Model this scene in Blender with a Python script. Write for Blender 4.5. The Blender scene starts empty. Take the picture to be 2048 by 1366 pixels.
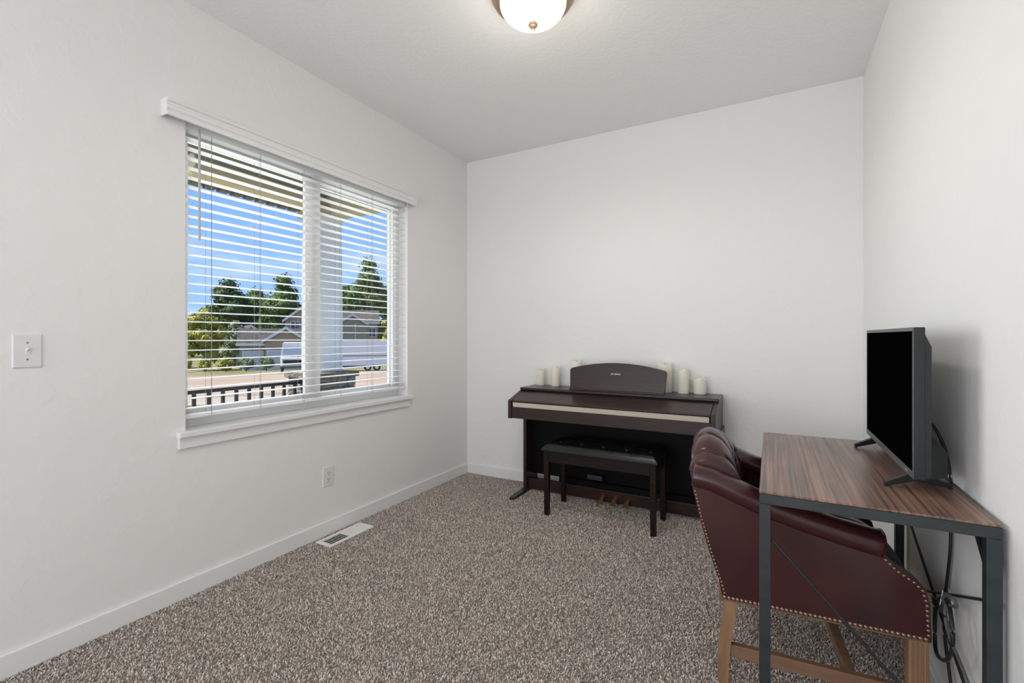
import bpy, bmesh, math, random
import numpy as np
from mathutils import Vector, Matrix

random.seed(7)
scene = bpy.context.scene
C = scene.collection

# ------------------------------------------------------------------ camera
cam_d = bpy.data.cameras.new('camera')
cam_d.sensor_width = 36.0
cam_d.lens = 16.365
cam_d.shift_y = -9.0 / 2048.0
cam_d.clip_end = 500
cam_o = bpy.data.objects.new('camera', cam_d)
C.objects.link(cam_o)
cam_o.location = (2.353, 0.0, 1.2)
cam_o.rotation_euler = (math.radians(90), 0, math.radians(29.044))
scene.camera = cam_o

# ------------------------------------------------------------------ sky
world = bpy.data.worlds.new('sky')
scene.world = world
world.use_nodes = True
nt = world.node_tree
nt.nodes.clear()
w_out = nt.nodes.new('ShaderNodeOutputWorld')
w_bg = nt.nodes.new('ShaderNodeBackground')
w_tc = nt.nodes.new('ShaderNodeTexCoord')
w_sep = nt.nodes.new('ShaderNodeSeparateXYZ')
w_ramp = nt.nodes.new('ShaderNodeValToRGB')
w_ramp.color_ramp.elements[0].position = 0.0
w_ramp.color_ramp.elements[0].color = (0.36, 0.58, 0.96, 1)
w_ramp.color_ramp.elements[1].position = 0.42
w_ramp.color_ramp.elements[1].color = (0.13, 0.34, 0.86, 1)
w_map = nt.nodes.new('ShaderNodeMapping')
w_map.inputs['Scale'].default_value = (1.6, 1.6, 6.5)
w_noise = nt.nodes.new('ShaderNodeTexNoise')
w_noise.inputs['Scale'].default_value = 2.6
w_noise.inputs['Detail'].default_value = 6
w_noise.inputs['Roughness'].default_value = 0.55
w_cr = nt.nodes.new('ShaderNodeValToRGB')
w_cr.color_ramp.elements[0].position = 0.47
w_cr.color_ramp.elements[0].color = (0, 0, 0, 1)
w_cr.color_ramp.elements[1].position = 0.80
w_cr.color_ramp.elements[1].color = (0.8, 0.8, 0.8, 1)
w_mix = nt.nodes.new('ShaderNodeMixRGB')
w_mix.inputs['Color2'].default_value = (0.80, 0.86, 1.0, 1)
L = nt.links.new
L(w_tc.outputs['Generated'], w_sep.inputs[0])
L(w_sep.outputs['Z'], w_ramp.inputs[0])
L(w_tc.outputs['Generated'], w_map.inputs[0])
L(w_map.outputs[0], w_noise.inputs['Vector'])
L(w_noise.outputs[0], w_cr.inputs[0])
L(w_cr.outputs[0], w_mix.inputs['Fac'])
L(w_ramp.outputs[0], w_mix.inputs['Color1'])
L(w_mix.outputs[0], w_bg.inputs['Color'])
w_bg.inputs['Strength'].default_value = 1.0
L(w_bg.outputs[0], w_out.inputs[0])

# ------------------------------------------------------------------ sun
sun_d = bpy.data.lights.new('sun', 'SUN')
sun_d.energy = 9.0
sun_d.angle = math.radians(0.6)
sun_d.color = (1.0, 0.95, 0.86)
sun_o = bpy.data.objects.new('sun', sun_d)
C.objects.link(sun_o)
sun_o.rotation_euler = Vector((0.42, 0.38, -0.82)).to_track_quat('-Z', 'Y').to_euler()

# ------------------------------------------------------------------ daylight at the window, added fill lights
def area(name, loc, direction, sx, sy, power, color, spread):
    d = bpy.data.lights.new(name, 'AREA')
    d.shape = 'RECTANGLE'
    d.size, d.size_y = sx, sy
    d.energy = power
    d.color = color
    d.spread = math.radians(spread)
    o = bpy.data.objects.new(name, d)
    C.objects.link(o)
    o.location = loc
    o.rotation_euler = Vector(direction).to_track_quat('-Z', 'Y').to_euler()
    return o
# daylight entering by the blinds' window, aimed across the room
area('window_daylight', (-0.26, 1.89, 1.50), (1.0, 0.0, -0.04), 1.50, 1.44, 11.5, (0.985, 0.99, 1.0), 110)
# added fill light, set at a made-up patio window behind the photographer
area('rear_fill', (1.42, -2.90, 1.25), (0.0, 1.0, 0.42), 2.3, 2.1, 47, (1.0, 0.985, 0.965), 170)
# added fill light from the left, at a made-up side window out of view
area('side_fill', (-0.082, -1.50, 1.48), (1.0, 0.30, -0.08), 1.5, 1.36, 15, (0.99, 0.99, 0.985), 150)

scene.view_settings.view_transform = 'Standard'
scene.view_settings.look = 'None'
scene.view_settings.exposure = 0.29
scene.view_settings.gamma = 1.0
scene.view_settings.use_curve_mapping = False

# ================================================================== helpers
class G:
    """collects geometry, then links it as one mesh object"""
    def __init__(self):
        self.v, self.f, self.s = [], [], []
    def add(self, vs, fs, smooth=False):
        n = len(self.v)
        self.v += [tuple(p) for p in vs]
        self.f += [tuple(i + n for i in f) for f in fs]
        self.s += [smooth] * len(fs)
        return self
    def box(self, x0, x1, y0, y1, z0, z1):
        vs = [(x0, y0, z0), (x1, y0, z0), (x1, y1, z0), (x0, y1, z0),
              (x0, y0, z1), (x1, y0, z1), (x1, y1, z1), (x0, y1, z1)]
        return self.add(vs, [(3, 2, 1, 0), (4, 5, 6, 7), (0, 1, 5, 4), (1, 2, 6, 5), (2, 3, 7, 6), (3, 0, 4, 7)])
    def hexa(self, b, t):
        return self.add(list(b) + list(t), [(3, 2, 1, 0), (4, 5, 6, 7), (0, 1, 5, 4), (1, 2, 6, 5), (2, 3, 7, 6), (3, 0, 4, 7)])
    def prism(self, poly, axis, a, b, smooth=False):
        def P(u, w, k):
            return (k, u, w) if axis == 'x' else ((u, k, w) if axis == 'y' else (u, w, k))
        n = len(poly)
        vs = [P(u, w, a) for u, w in poly] + [P(u, w, b) for u, w in poly]
        self.add(vs, [tuple(range(n))[::-1], tuple(range(n, 2 * n))])
        self.add(vs, [(i, (i + 1) % n, n + (i + 1) % n, n + i) for i in range(n)], smooth)
        return self
    def lathe(self, prof, cx, cy, seg=32, smooth=True):
        vs, fs = [], []
        for r, z in prof:
            for k in range(seg):
                a = 2 * math.pi * k / seg
                vs.append((cx + r * math.cos(a), cy + r * math.sin(a), z))
        for i in range(len(prof) - 1):
            for k in range(seg):
                k2 = (k + 1) % seg
                fs.append((i * seg + k, i * seg + k2, (i + 1) * seg + k2, (i + 1) * seg + k))
        return self.add(vs, fs, smooth)
    def tube(self, path, r, seg=8, cap=True, smooth=True, ry=None, up=(0, 0, 1)):
        pts = [Vector(p) for p in path]
        n = len(pts)
        rr = r if isinstance(r, (list, tuple)) else [r] * n
        vs, fs = [], []
        for i, p in enumerate(pts):
            t = (pts[min(i + 1, n - 1)] - pts[max(i - 1, 0)]).normalized()
            u = Vector(up)
            if abs(t.dot(u)) > 0.95:
                u = Vector((0, 1, 0)) if abs(t.y) < 0.9 else Vector((1, 0, 0))
            a = t.cross(u).normalized()
            b = a.cross(t).normalized()
            for k in range(seg):
                th = 2 * math.pi * k / seg
                q = p + a * (rr[i] * math.cos(th)) + b * ((ry if ry else rr[i]) * math.sin(th))
                vs.append(tuple(q))
        for i in range(n - 1):
            for k in range(seg):
                k2 = (k + 1) % seg
                fs.append((i * seg + k, i * seg + k2, (i + 1) * seg + k2, (i + 1) * seg + k))
        self.add(vs, fs, smooth)
        if cap:
            self.add(vs, [tuple(range(seg))[::-1], tuple(range((n - 1) * seg, n * seg))])
        return self
    def grid(self, fn, nu, nv, closed_v=False, smooth=True):
        vs = [fn(i / (nu - 1), j / (nv if closed_v else nv - 1)) for i in range(nu) for j in range(nv)]
        fs = []
        for i in range(nu - 1):
            for j in range(nv if closed_v else nv - 1):
                j2 = (j + 1) % nv
                fs.append((i * nv + j, (i + 1) * nv + j, (i + 1) * nv + j2, i * nv + j2))
        return self.add(vs, fs, smooth)
    def dome(self, c, n, r, h, seg=6):
        n = Vector(n).normalized()
        a = n.orthogonal().normalized()
        b = n.cross(a)
        c = Vector(c)
        vs = []
        for rr, hh in ((r, 0), (r * 0.72, h * 0.72)):
            for k in range(seg):
                t = 2 * math.pi * k / seg
                vs.append(tuple(c + a * rr * math.cos(t) + b * rr * math.sin(t) + n * hh))
        vs.append(tuple(c + n * h))
        fs = [(k, (k + 1) % seg, seg + (k + 1) % seg, seg + k) for k in range(seg)]
        fs += [(seg + k, seg + (k + 1) % seg, 2 * seg) for k in range(seg)]
        return self.add(vs, fs, True)
    def build(self, name, m, parent=None, bevel=0.0, seg=2, local=False, origin=None, weld=False):
        """world coordinates in; the parent's own origin is subtracted unless local"""
        if parent is not None and not local:
            off = Vector(parent.get('_o', (0, 0, 0)))
        elif parent is None:
            if origin is None:
                a = np.array(self.v)
                lo, hi = a.min(0), a.max(0)
                origin = ((lo[0] + hi[0]) / 2, (lo[1] + hi[1]) / 2, lo[2])
            off = Vector(origin)
        else:
            off = Vector((0, 0, 0))
        me = bpy.data.meshes.new(name)
        me.from_pydata([(x - off.x, y - off.y, z - off.z) for x, y, z in self.v], [], self.f)
        me.polygons.foreach_set('use_smooth', self.s)
        bm = bmesh.new()
        bm.from_mesh(me)
        if weld:
            bmesh.ops.remove_doubles(bm, verts=bm.verts, dist=1e-5)
        bmesh.ops.recalc_face_normals(bm, faces=bm.faces)
        bm.to_mesh(me)
        bm.free()
        me.materials.append(m)
        o = bpy.data.objects.new(name, me)
        C.objects.link(o)
        if parent is not None:
            o.parent = parent
            o['_o'] = parent.get('_o', (0, 0, 0))
        else:
            o.location = off
            o['_o'] = tuple(off)
        if bevel:
            b = o.modifiers.new('bevel', 'BEVEL')
            b.width = bevel
            b.segments = seg
            b.limit_method = 'ANGLE'
            b.angle_limit = math.radians(40)
        return o

def tag(o, label=None, cat=None, group=None, kind=None):
    if label: o['label'] = label
    if cat: o['category'] = cat
    if group: o['group'] = group
    if kind: o['kind'] = kind
    return o

def thing(name, loc, label, cat, group=None, rotz=0.0):
    o = bpy.data.objects.new(name, None)
    o.empty_display_size = 0.1
    C.objects.link(o)
    o.location = loc
    o.rotation_euler = (0, 0, rotz)
    o['_o'] = tuple(loc)
    return tag(o, label, cat, group)

def child_copy(src, parent, loc):
    o = src.copy()
    C.objects.link(o)
    o.parent = parent
    o.location = loc
    return o

def spline(pts, n=8):
    P = [Vector(p) for p in pts]
    P = [2 * P[0] - P[1]] + P + [2 * P[-1] - P[-2]]
    out = []
    for i in range(1, len(P) - 2):
        for k in range(n):
            t = k / n
            a, b, c, d = P[i - 1], P[i], P[i + 1], P[i + 2]
            out.append(tuple(0.5 * ((2 * b) + (c - a) * t + (2 * a - 5 * b + 4 * c - d) * t * t + (3 * b - a - 3 * c + d) * t ** 3)))
    out.append(tuple(P[-2]))
    return out

def lerp_table(tab, x):
    if x <= tab[0][0]: return tab[0][1]
    for (a, p), (b, q) in zip(tab, tab[1:]):
        if x <= b:
            t = (x - a) / (b - a)
            return p + (q - p) * t
    return tab[-1][1]

# ------------------------------------------------------------------ materials
def mat(name, col, rough=0.5, metal=0.0, spec=0.5, var=None, bump=None, coat=0.0, emit=None, sss=0.0):
    """var = (colour2, scale, (sx,sy,sz), detail, lo, hi); bump = (scale, (sx,sy,sz), strength, distance, lo, hi)"""
    m = bpy.data.materials.new(name)
    m.use_nodes = True
    n = m.node_tree
    b = n.nodes['Principled BSDF']
    b.inputs['Base Color'].default_value = (*col, 1)
    b.inputs['Roughness'].default_value = rough
    b.inputs['Metallic'].default_value = metal
    b.inputs['Specular IOR Level'].default_value = spec
    if coat:
        b.inputs['Coat Weight'].default_value = coat
        b.inputs['Coat Roughness'].default_value = 0.15
    if sss:
        b.inputs['Subsurface Weight'].default_value = sss
        b.inputs['Subsurface Radius'].default_value = (0.02, 0.014, 0.008)
        b.inputs['Subsurface Scale'].default_value = 1.0
    if emit:
        b.inputs['Emission Color'].default_value = (*emit[0], 1)
        b.inputs['Emission Strength'].default_value = emit[1]
    def noise(scale, sc, detail):
        tc = n.nodes.new('ShaderNodeTexCoord')
        mp = n.nodes.new('ShaderNodeMapping')
        mp.inputs['Scale'].default_value = sc
        nz = n.nodes.new('ShaderNodeTexNoise')
        nz.inputs['Scale'].default_value = scale
        nz.inputs['Detail'].default_value = detail
        n.links.new(tc.outputs['Object'], mp.inputs[0])
        n.links.new(mp.outputs[0], nz.inputs['Vector'])
        return nz
    if var:
        c2, sc, s3, det, lo, hi = var
        nz = noise(sc, s3, det)
        r = n.nodes.new('ShaderNodeValToRGB')
        r.color_ramp.elements[0].position = lo
        r.color_ramp.elements[0].color = (*col, 1)
        r.color_ramp.elements[1].position = hi
        r.color_ramp.elements[1].color = (*c2, 1)
        n.links.new(nz.outputs[0], r.inputs[0])
        n.links.new(r.outputs[0], b.inputs['Base Color'])
    if bump:
        sc, s3, st, dist, lo, hi = bump
        nz = noise(sc, s3, 5)
        r = n.nodes.new('ShaderNodeMapRange')
        r.inputs['From Min'].default_value = lo
        r.inputs['From Max'].default_value = hi
        bp = n.nodes.new('ShaderNodeBump')
        bp.inputs['Strength'].default_value = st
        bp.inputs['Distance'].default_value = dist
        n.links.new(nz.outputs[0], r.inputs['Value'])
        n.links.new(r.outputs[0], bp.inputs['Height'])
        n.links.new(bp.outputs[0], b.inputs['Normal'])
    return m

M = {}
M['wall'] = mat('wall_paint', (0.87, 0.86, 0.84), 0.75, spec=0.25, bump=(14, (1, 1, 1), 0.17, 0.004, 0.52, 0.62))
M['ceiling'] = mat('ceiling_paint', (0.93, 0.925, 0.91), 0.8, spec=0.2, bump=(38, (1, 1, 1), 0.25, 0.003, 0.45, 0.6))
M['trim'] = mat('trim_paint', (0.87, 0.865, 0.85), 0.4, spec=0.4)
M['vinyl'] = mat('white_vinyl', (0.86, 0.86, 0.86), 0.4)
M['slat'] = mat('white_slat', (0.90, 0.90, 0.89), 0.45)
M['cord_white'] = mat('white_cord', (0.30, 0.30, 0.29), 0.7)
M['plate'] = mat('white_plastic', (0.80, 0.795, 0.78), 0.35)
M['slot'] = mat('dark_slot', (0.02, 0.02, 0.02), 0.6)
M['register'] = mat('white_enamel', (0.84, 0.82, 0.79), 0.4)
M['black_wood'] = mat('espresso_wood', (0.008, 0.005, 0.004), 0.35, spec=0.25, var=((0.020, 0.011, 0.008), 9, (1.2, 12, 14), 4, 0.35, 0.7))
M['piano_wood'] = mat('rosewood', (0.022, 0.012, 0.010), 0.30, spec=0.4, var=((0.046, 0.027, 0.022), 8, (1.0, 14, 22), 5, 0.32, 0.72))
M['piano_dark'] = mat('black_board', (0.003, 0.003, 0.004), 0.5, spec=0.12)
M['gold_strip'] = mat('brushed_champagne', (0.88, 0.81, 0.69), 0.32, metal=0.6)
M['brass'] = mat('polished_brass', (0.95, 0.70, 0.28), 0.28, metal=0.85)
M['black_metal'] = mat('black_metal', (0.02, 0.022, 0.022), 0.4, metal=0.2)
M['black_leather'] = mat('black_vinyl_leather', (0.006, 0.006, 0.007), 0.3, spec=0.5, bump=(220, (1, 1, 1), 0.1, 0.001, 0.3, 0.7))
M['wax'] = mat('ivory_wax', (0.80, 0.76, 0.66), 0.5, spec=0.35, sss=0.25)
M['wick'] = mat('wick', (0.05, 0.04, 0.03), 0.9)
M['bronze'] = mat('satin_nickel_bronze', (0.40, 0.29, 0.20), 0.38, metal=0.8)
M['shade_glass'] = mat('frosted_lamp_glass', (0.85, 0.78, 0.66), 0.45, emit=((1.0, 0.90, 0.74), 0.62))
M['gunmetal'] = mat('dark_grey_tube', (0.026, 0.032, 0.033), 0.42, metal=0.25, var=((0.038, 0.045, 0.046), 6, (1, 1, 5), 3, 0.3, 0.7))
M['desk_wood'] = mat('laminate_walnut', (0.10, 0.055, 0.042), 0.30, spec=0.5, bump=(5, (60, 1.5, 40), 0.15, 0.001, 0.3, 0.7))
def wood_layers(m):
    n = m.node_tree
    b = n.nodes['Principled BSDF']
    tc = n.nodes.new('ShaderNodeTexCoord')
    def nz(scale, sc, det, dist=0.0):
        mp = n.nodes.new('ShaderNodeMapping')
        mp.inputs['Scale'].default_value = sc
        t = n.nodes.new('ShaderNodeTexNoise')
        t.inputs['Scale'].default_value = scale
        t.inputs['Detail'].default_value = det
        t.inputs['Distortion'].default_value = dist
        n.links.new(tc.outputs['Object'], mp.inputs[0])
        n.links.new(mp.outputs[0], t.inputs['Vector'])
        return t
    def ramp(src, stops):
        r = n.nodes.new('ShaderNodeValToRGB')
        e = r.color_ramp.elements
        e[0].position, e[0].color = stops[0][0], (*stops[0][1], 1)
        e[1].position, e[1].color = stops[-1][0], (*stops[-1][1], 1)
        for p, c in stops[1:-1]:
            e.new(p).color = (*c, 1)
        n.links.new(src.outputs[0], r.inputs[0])
        return r
    broad = ramp(nz(2.6, (3.0, 0.8, 1), 3, 0.6), [(0.30, (0.120, 0.074, 0.062)), (0.5, (0.19, 0.108, 0.080)), (0.70, (0.28, 0.155, 0.105))])
    fine = ramp(nz(4.0, (30, 0.38, 1), 6, 0.3), [(0.36, (0.45, 0.45, 0.47)), (0.52, (1.0, 1.0, 1.0)), (0.68, (1.5, 1.46, 1.42))])
    mx = n.nodes.new('ShaderNodeMixRGB')
    mx.blend_type = 'MULTIPLY'
    mx.inputs['Fac'].default_value = 1.0
    n.links.new(broad.outputs[0], mx.inputs['Color1'])
    n.links.new(fine.outputs[0], mx.inputs['Color2'])
    n.links.new(mx.outputs[0], b.inputs['Base Color'])
wood_layers(M['desk_wood'])
M['tv_shell'] = mat('charcoal_plastic', (0.020, 0.023, 0.0235), 0.42, spec=0.35)
M['tv_bezel'] = mat('silver_grey_bezel', (0.085, 0.09, 0.09), 0.38, metal=0.3)
M['screen'] = mat('black_screen', (0.0015, 0.0015, 0.0015), 0.6, spec=0.0)
M['chrome'] = mat('pale_metal', (0.6, 0.62, 0.63), 0.25, metal=0.9)
M['leather'] = mat('burgundy_leather', (0.058, 0.0125, 0.013), 0.33, spec=0.42, coat=0.22, var=((0.028, 0.007, 0.008), 4.5, (1, 1, 1), 4, 0.4, 0.75), bump=(160, (1, 1, 1), 0.08, 0.001, 0.3, 0.7))
M['seat_leather'] = mat('dark_seat_leather', (0.030, 0.017, 0.016), 0.4, bump=(160, (1, 1, 1), 0.08, 0.001, 0.3, 0.7))
M['nail'] = mat('antique_brass_nail', (0.38, 0.25, 0.18), 0.35, metal=0.85)
M['oak'] = mat('weathered_oak', (0.34, 0.195, 0.10), 0.6, var=((0.23, 0.125, 0.062), 6, (6, 6, 0.8), 6, 0.35, 0.7), bump=(8, (8, 8, 1), 0.2, 0.002, 0.3, 0.7))
M['oak_dark'] = mat('weathered_oak_rail', (0.25, 0.14, 0.08), 0.6, var=((0.19, 0.10, 0.055), 6, (0.8, 6, 6), 6, 0.35, 0.7))
M['cable'] = mat('black_cable', (0.012, 0.012, 0.013), 0.5)
M['cable_grey'] = mat('grey_cable', (0.10, 0.105, 0.105), 0.5)
M['floor_base'] = mat('carpet_backing', (0.28, 0.235, 0.205), 0.95, spec=0.1, var=((0.50, 0.43, 0.38), 130, (1, 1, 1), 3, 0.35, 0.65), bump=(150, (1, 1, 1), 0.8, 0.01, 0.3, 0.7))

def glass_mat():
    m = bpy.data.materials.new('window_glass')
    m.use_nodes = True
    n = m.node_tree
    n.nodes.clear()
    o = n.nodes.new('ShaderNodeOutputMaterial')
    t = n.nodes.new('ShaderNodeBsdfTransparent')
    t.inputs[0].default_value = (0.97, 0.98, 0.98, 1)
    g = n.nodes.new('ShaderNodeBsdfGlossy')
    g.inputs['Roughness'].default_value = 0.02
    fr = n.nodes.new('ShaderNodeFresnel')
    fr.inputs[0].default_value = 1.2
    mx = n.nodes.new('ShaderNodeMixShader')
    n.links.new(fr.outputs[0], mx.inputs[0])
    n.links.new(t.outputs[0], mx.inputs[1])
    n.links.new(g.outputs[0], mx.inputs[2])
    n.links.new(mx.outputs[0], o.inputs[0])
    return m
M['glass'] = glass_mat()

# ================================================================== the room
RX, RY, RH, RB = 2.834, 3.416, 2.743, -3.0      # right wall, far wall, ceiling height, wall behind the camera
def struct(g, name, m, parent=None, bevel=0.0):
    o = g.build(name, m, parent, bevel)
    if parent is None: o['kind'] = 'structure'
    return o

floor = struct(G().box(-0.0, RX, RB, RY, -0.06, 0.0), 'floor', M['floor_base'])
floor['label'] = 'brown grey speckled carpet floor'
struct(G().box(-0.16, RX + 0.14, RB - 0.14, RY + 0.14, RH, RH + 0.16), 'ceiling', M['ceiling'])
WY0, WY1, WZ0, WZ1 = 1.143, 2.642, 0.768, 2.225      # window opening in the left wall
g = G()
g.box(-0.16, 0, RB - 0.14, -2.30, -0.06, RH).box(-0.16, 0, -0.70, WY0, -0.06, RH).box(-0.16, 0, WY1, RY, -0.06, RH)
g.box(-0.16, 0, -2.30, -0.70, -0.06, 0.745).box(-0.16, 0, -2.30, -0.70, 2.225, RH)
g.box(-0.16, 0, WY0, WY1, -0.06, WZ0 - 0.025).box(-0.16, 0, WY0, WY1, WZ1, RH)
struct(g, 'wall_left', M['wall'])
struct(G().box(-0.16, RX + 0.14, RY, RY + 0.14, -0.06, RH), 'wall_back', M['wall'])
struct(G().box(RX, RX + 0.14, RB - 0.14, RY, -0.06, RH), 'wall_right', M['wall'])
g = G()
g.box(0, 0.27, RB - 0.14, RB, -0.06, RH).box(2.57, RX, RB - 0.14, RB, -0.06, RH)
g.box(0.27, 2.57, RB - 0.14, RB, -0.06, 0.10).box(0.27, 2.57, RB - 0.14, RB, 2.30, RH)
struct(g, 'wall_front', M['wall'])
w2 = struct(G().box(0.27, 0.33, RB - 0.10, RB - 0.04, 0.10, 2.30).box(2.51, 2.57, RB - 0.10, RB - 0.04, 0.10, 2.30)
            .box(0.33, 2.51, RB - 0.10, RB - 0.04, 0.10, 0.16).box(0.33, 2.51, RB - 0.10, RB - 0.04, 2.24, 2.30)
            .box(1.39, 1.45, RB - 0.10, RB - 0.04, 0.16, 2.24), 'added_rear_window', M['vinyl'])  # made-up window, built round the rear fill light
for a, b in ((0.33, 1.39), (1.45, 2.51)):
    G().box(a, b, RB - 0.075, RB - 0.069, 0.16, 2.24).build('pane', M['glass'], w2)

w3 = struct(G().box(-0.155, -0.095, -2.30, -2.24, 0.745, 2.225).box(-0.155, -0.095, -0.76, -0.70, 0.745, 2.225)
            .box(-0.155, -0.095, -2.24, -0.76, 0.745, 0.805).box(-0.155, -0.095, -2.24, -0.76, 2.165, 2.225), 'added_side_window', M['vinyl'])  # unseen window added to go with the side fill light
G().box(-0.128, -0.122, -2.24, -0.76, 0.805, 2.165).build('pane', M['glass'], w3)

BBH, BBT = 0.087, 0.014
struct(G().box(0.0, BBT, RB, RY, 0.0, BBH), 'baseboard_left', M['trim'], bevel=0.003)
struct(G().box(BBT, RX - BBT, RY - BBT, RY, 0.0, BBH), 'baseboard_back', M['trim'], bevel=0.003)
struct(G().box(RX - BBT, RX, RB, RY, 0.0, BBH), 'baseboard_right', M['trim'], bevel=0.003)

# ------------------------------------------------------------------ window with stool and apron
struct(G().box(0.0, 0.036, WY0 - 0.04, WY1 + 0.03, 0.742, 0.768)
       .box(-0.10, 0.0, WY0, WY1, 0.745, 0.768), 'trim_1', M['trim'], bevel=0.004)['label'] = 'white window stool board'
struct(G().box(0.0, 0.018, WY0 - 0.034, WY1 + 0.012, 0.690, 0.742), 'trim_2', M['trim'], bevel=0.003)['label'] = 'white apron board under the window stool'

win = bpy.data.objects.new('window_1', None)
C.objects.link(win)
win.location = (-0.13, (WY0 + WY1) / 2, WZ0)
win['_o'] = tuple(win.location)
tag(win, 'white vinyl sliding window behind the venetian blind', kind='structure')
fx0, fx1 = -0.155, -0.095
G().box(fx0, fx1, WY0, WY0 + 0.045, WZ0, WZ1).box(fx0, fx1, WY1 - 0.05, WY1, WZ0, WZ1) \
   .box(fx0, fx1, WY0 + 0.045, WY1 - 0.05, WZ0, WZ0 + 0.045).box(fx0, fx1, WY0 + 0.045, WY1 - 0.05, WZ1 - 0.045, WZ1) \
   .build('window_frame', M['vinyl'], win, 0.004)
def sash(y0, y1, xa, xb, wl, wr):
    s = G().box(xa, xb, y0, y0 + wl, WZ0 + 0.045, WZ1 - 0.045).box(xa, xb, y1 - wr, y1, WZ0 + 0.045, WZ1 - 0.045) \
        .box(xa, xb, y0 + wl, y1 - wr, WZ0 + 0.045, WZ0 + 0.085).box(xa, xb, y0 + wl, y1 - wr, WZ1 - 0.085, WZ1 - 0.045) \
        .build('sash', M['vinyl'], win, 0.003)
    xm = (xa + xb) / 2
    G().box(xm - 0.003, xm + 0.003, y0 + wl, y1 - wr, WZ0 + 0.085, WZ1 - 0.085).build('pane', M['glass'], s)
    return s
s1 = sash(WY0 + 0.045, 1.895, -0.120, -0.095, 0.012, 0.050)
s2 = sash(1.885, WY1 - 0.05, -0.150, -0.125, 0.092, 0.006)
G().box(-0.095, -0.083, 1.862, 1.880, 1.42, 1.50).box(-0.083, -0.070, 1.866, 1.876, 1.47, 1.50).build('sash_lock', M['vinyl'], s1, 0.003)

# ------------------------------------------------------------------ venetian blind
bl = thing('venetian_blind', (-0.04, (WY0 + WY1) / 2, 0.80), 'white horizontal slat venetian blind with moulded valance hanging in the window', 'blind')
# moulded valance: profile in (x, z), run along y
vp = [(0.002, 2.250), (0.052, 2.250), (0.058, 2.247), (0.058, 2.238), (0.049, 2.232), (0.047, 2.226), (0.053, 2.218),
      (0.054, 2.205), (0.047, 2.196), (0.047, 2.190), (0.055, 2.186), (0.055, 2.175), (0.042, 2.175), (0.042, 2.238), (0.002, 2.238)]
g = G().prism([(x, z) for x, z in vp], 'y', 1.046, 2.686)
for y in (1.043, 2.6845):
    g.box(0.001, 0.0515, y, y + 0.0045, 2.1755, 2.2495)
g.build('valance', M['trim'], bl)
G().box(-0.068, -0.012, WY0 + 0.006, WY1 - 0.006, 2.165, 2.222).build('head_rail', M['slat'], bl, 0.002)
sl = G()
yl = (WY1 - WY0) / 2 - 0.008
prof = [(-0.025, 0.0), (-0.012, 0.0017), (0.0, 0.0022), (0.012, 0.0017), (0.025, 0.0), (0.025, -0.0022), (0.0, -0.0006), (-0.025, -0.0022)]
sl.prism(prof, 'y', -yl, yl)
NS, SP, Z0 = 29, 0.0452, 0.866
first = sl.build('slat', M['slat'], bl, local=True)
first.location = (0, 0, Z0 - 0.80)
for k in range(1, NS):
    child_copy(first, bl, (0, 0, Z0 + k * SP - 0.80))
G().box(-0.065, -0.015, WY0 + 0.008, WY1 - 0.008, 0.818, 0.836).build('bottom_rail', M['slat'], bl, 0.004)
for y in (1.265, 1.512, 1.775, 2.041, 2.31, 2.56):
    g = G()
    for x, dy in ((-0.0675, 0), (-0.0125, 0), (-0.04, 0.012)):
        g.tube([(x, y + dy, 0.82), (x, y + dy, 2.17)], 0.0009, 5)
    g.build('ladder_cord', M['cord_white'], bl)
w = G().tube([(-0.004, 1.205, 2.165), (-0.004, 1.205, 1.655)], 0.0052, 8).build('tilt_wand', mat('grey_wand', (0.50, 0.50, 0.49), 0.4), bl)
G().tube([(-0.014, 1.205, 2.178), (-0.004, 1.205, 2.178), (-0.004, 1.205, 2.16)], 0.002, 6).build('hook', M['chrome'], w)

# ================================================================== outdoors
VB = math.radians(55)
def gz(x, y):
    t = -(x - 2.353) * math.sin(VB) + y * math.cos(VB)
    return -0.6 - 0.043 * (min(70.0, max(12.0, t)) - 12) - 0.008 * max(0.0, t - 70)

def ground_strip(name, t0, t1, m, n=6, zoff=0.0, half=90):
    g = G()
    d = Vector((-math.sin(VB), math.cos(VB), 0))
    r = Vector((math.cos(VB), math.sin(VB), 0))
    o = Vector((2.353, 0, 0))
    def P(u, v):
        p = o + d * (t0 + (t1 - t0) * u) + r * ((v - 0.5) * 2 * half)
        return (p.x, p.y, gz(p.x, p.y) + zoff)
    g.grid(P, n, 9, smooth=False)
    return struct(g, name, m)
M['grass'] = mat('lawn_grass', (0.06, 0.11, 0.022), 0.9, spec=0.1, var=((0.13, 0.165, 0.045), 1.6, (1, 1, 1), 6, 0.3, 0.7))
M['walk'] = mat('pale_concrete', (0.30, 0.255, 0.215), 0.9, spec=0.1, var=((0.25, 0.20, 0.165), 0.8, (1, 1, 1), 5, 0.3, 0.7))
M['road'] = mat('sandy_road', (0.235, 0.175, 0.135), 0.95, spec=0.1, var=((0.29, 0.225, 0.175), 0.3, (1, 1, 1), 6, 0.35, 0.65))
M['asphalt'] = mat('grey_asphalt', (0.14, 0.135, 0.13), 0.95, spec=0.1, var=((0.19, 0.18, 0.17), 0.5, (1, 1, 1), 6, 0.35, 0.65))
M['field'] = mat('dry_field_grass', (0.11, 0.115, 0.04), 0.95, spec=0.1, var=((0.20, 0.17, 0.08), 0.25, (1, 1, 1), 6, 0.35, 0.65))
ground_strip('lawn', 2.9, 16.2, M['grass'])
ground_strip('sidewalk', 16.2, 19.0, M['walk'])
ground_strip('kerb', 19.0, 20.0, M['asphalt'])
ground_strip('road', 20.0, 45.0, M['road'])
ground_strip('gutter', 45.0, 48.0, M['asphalt'])
ground_strip('field', 48.0, 430.0, M['field'], n=40, half=320)
hg = G()
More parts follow.
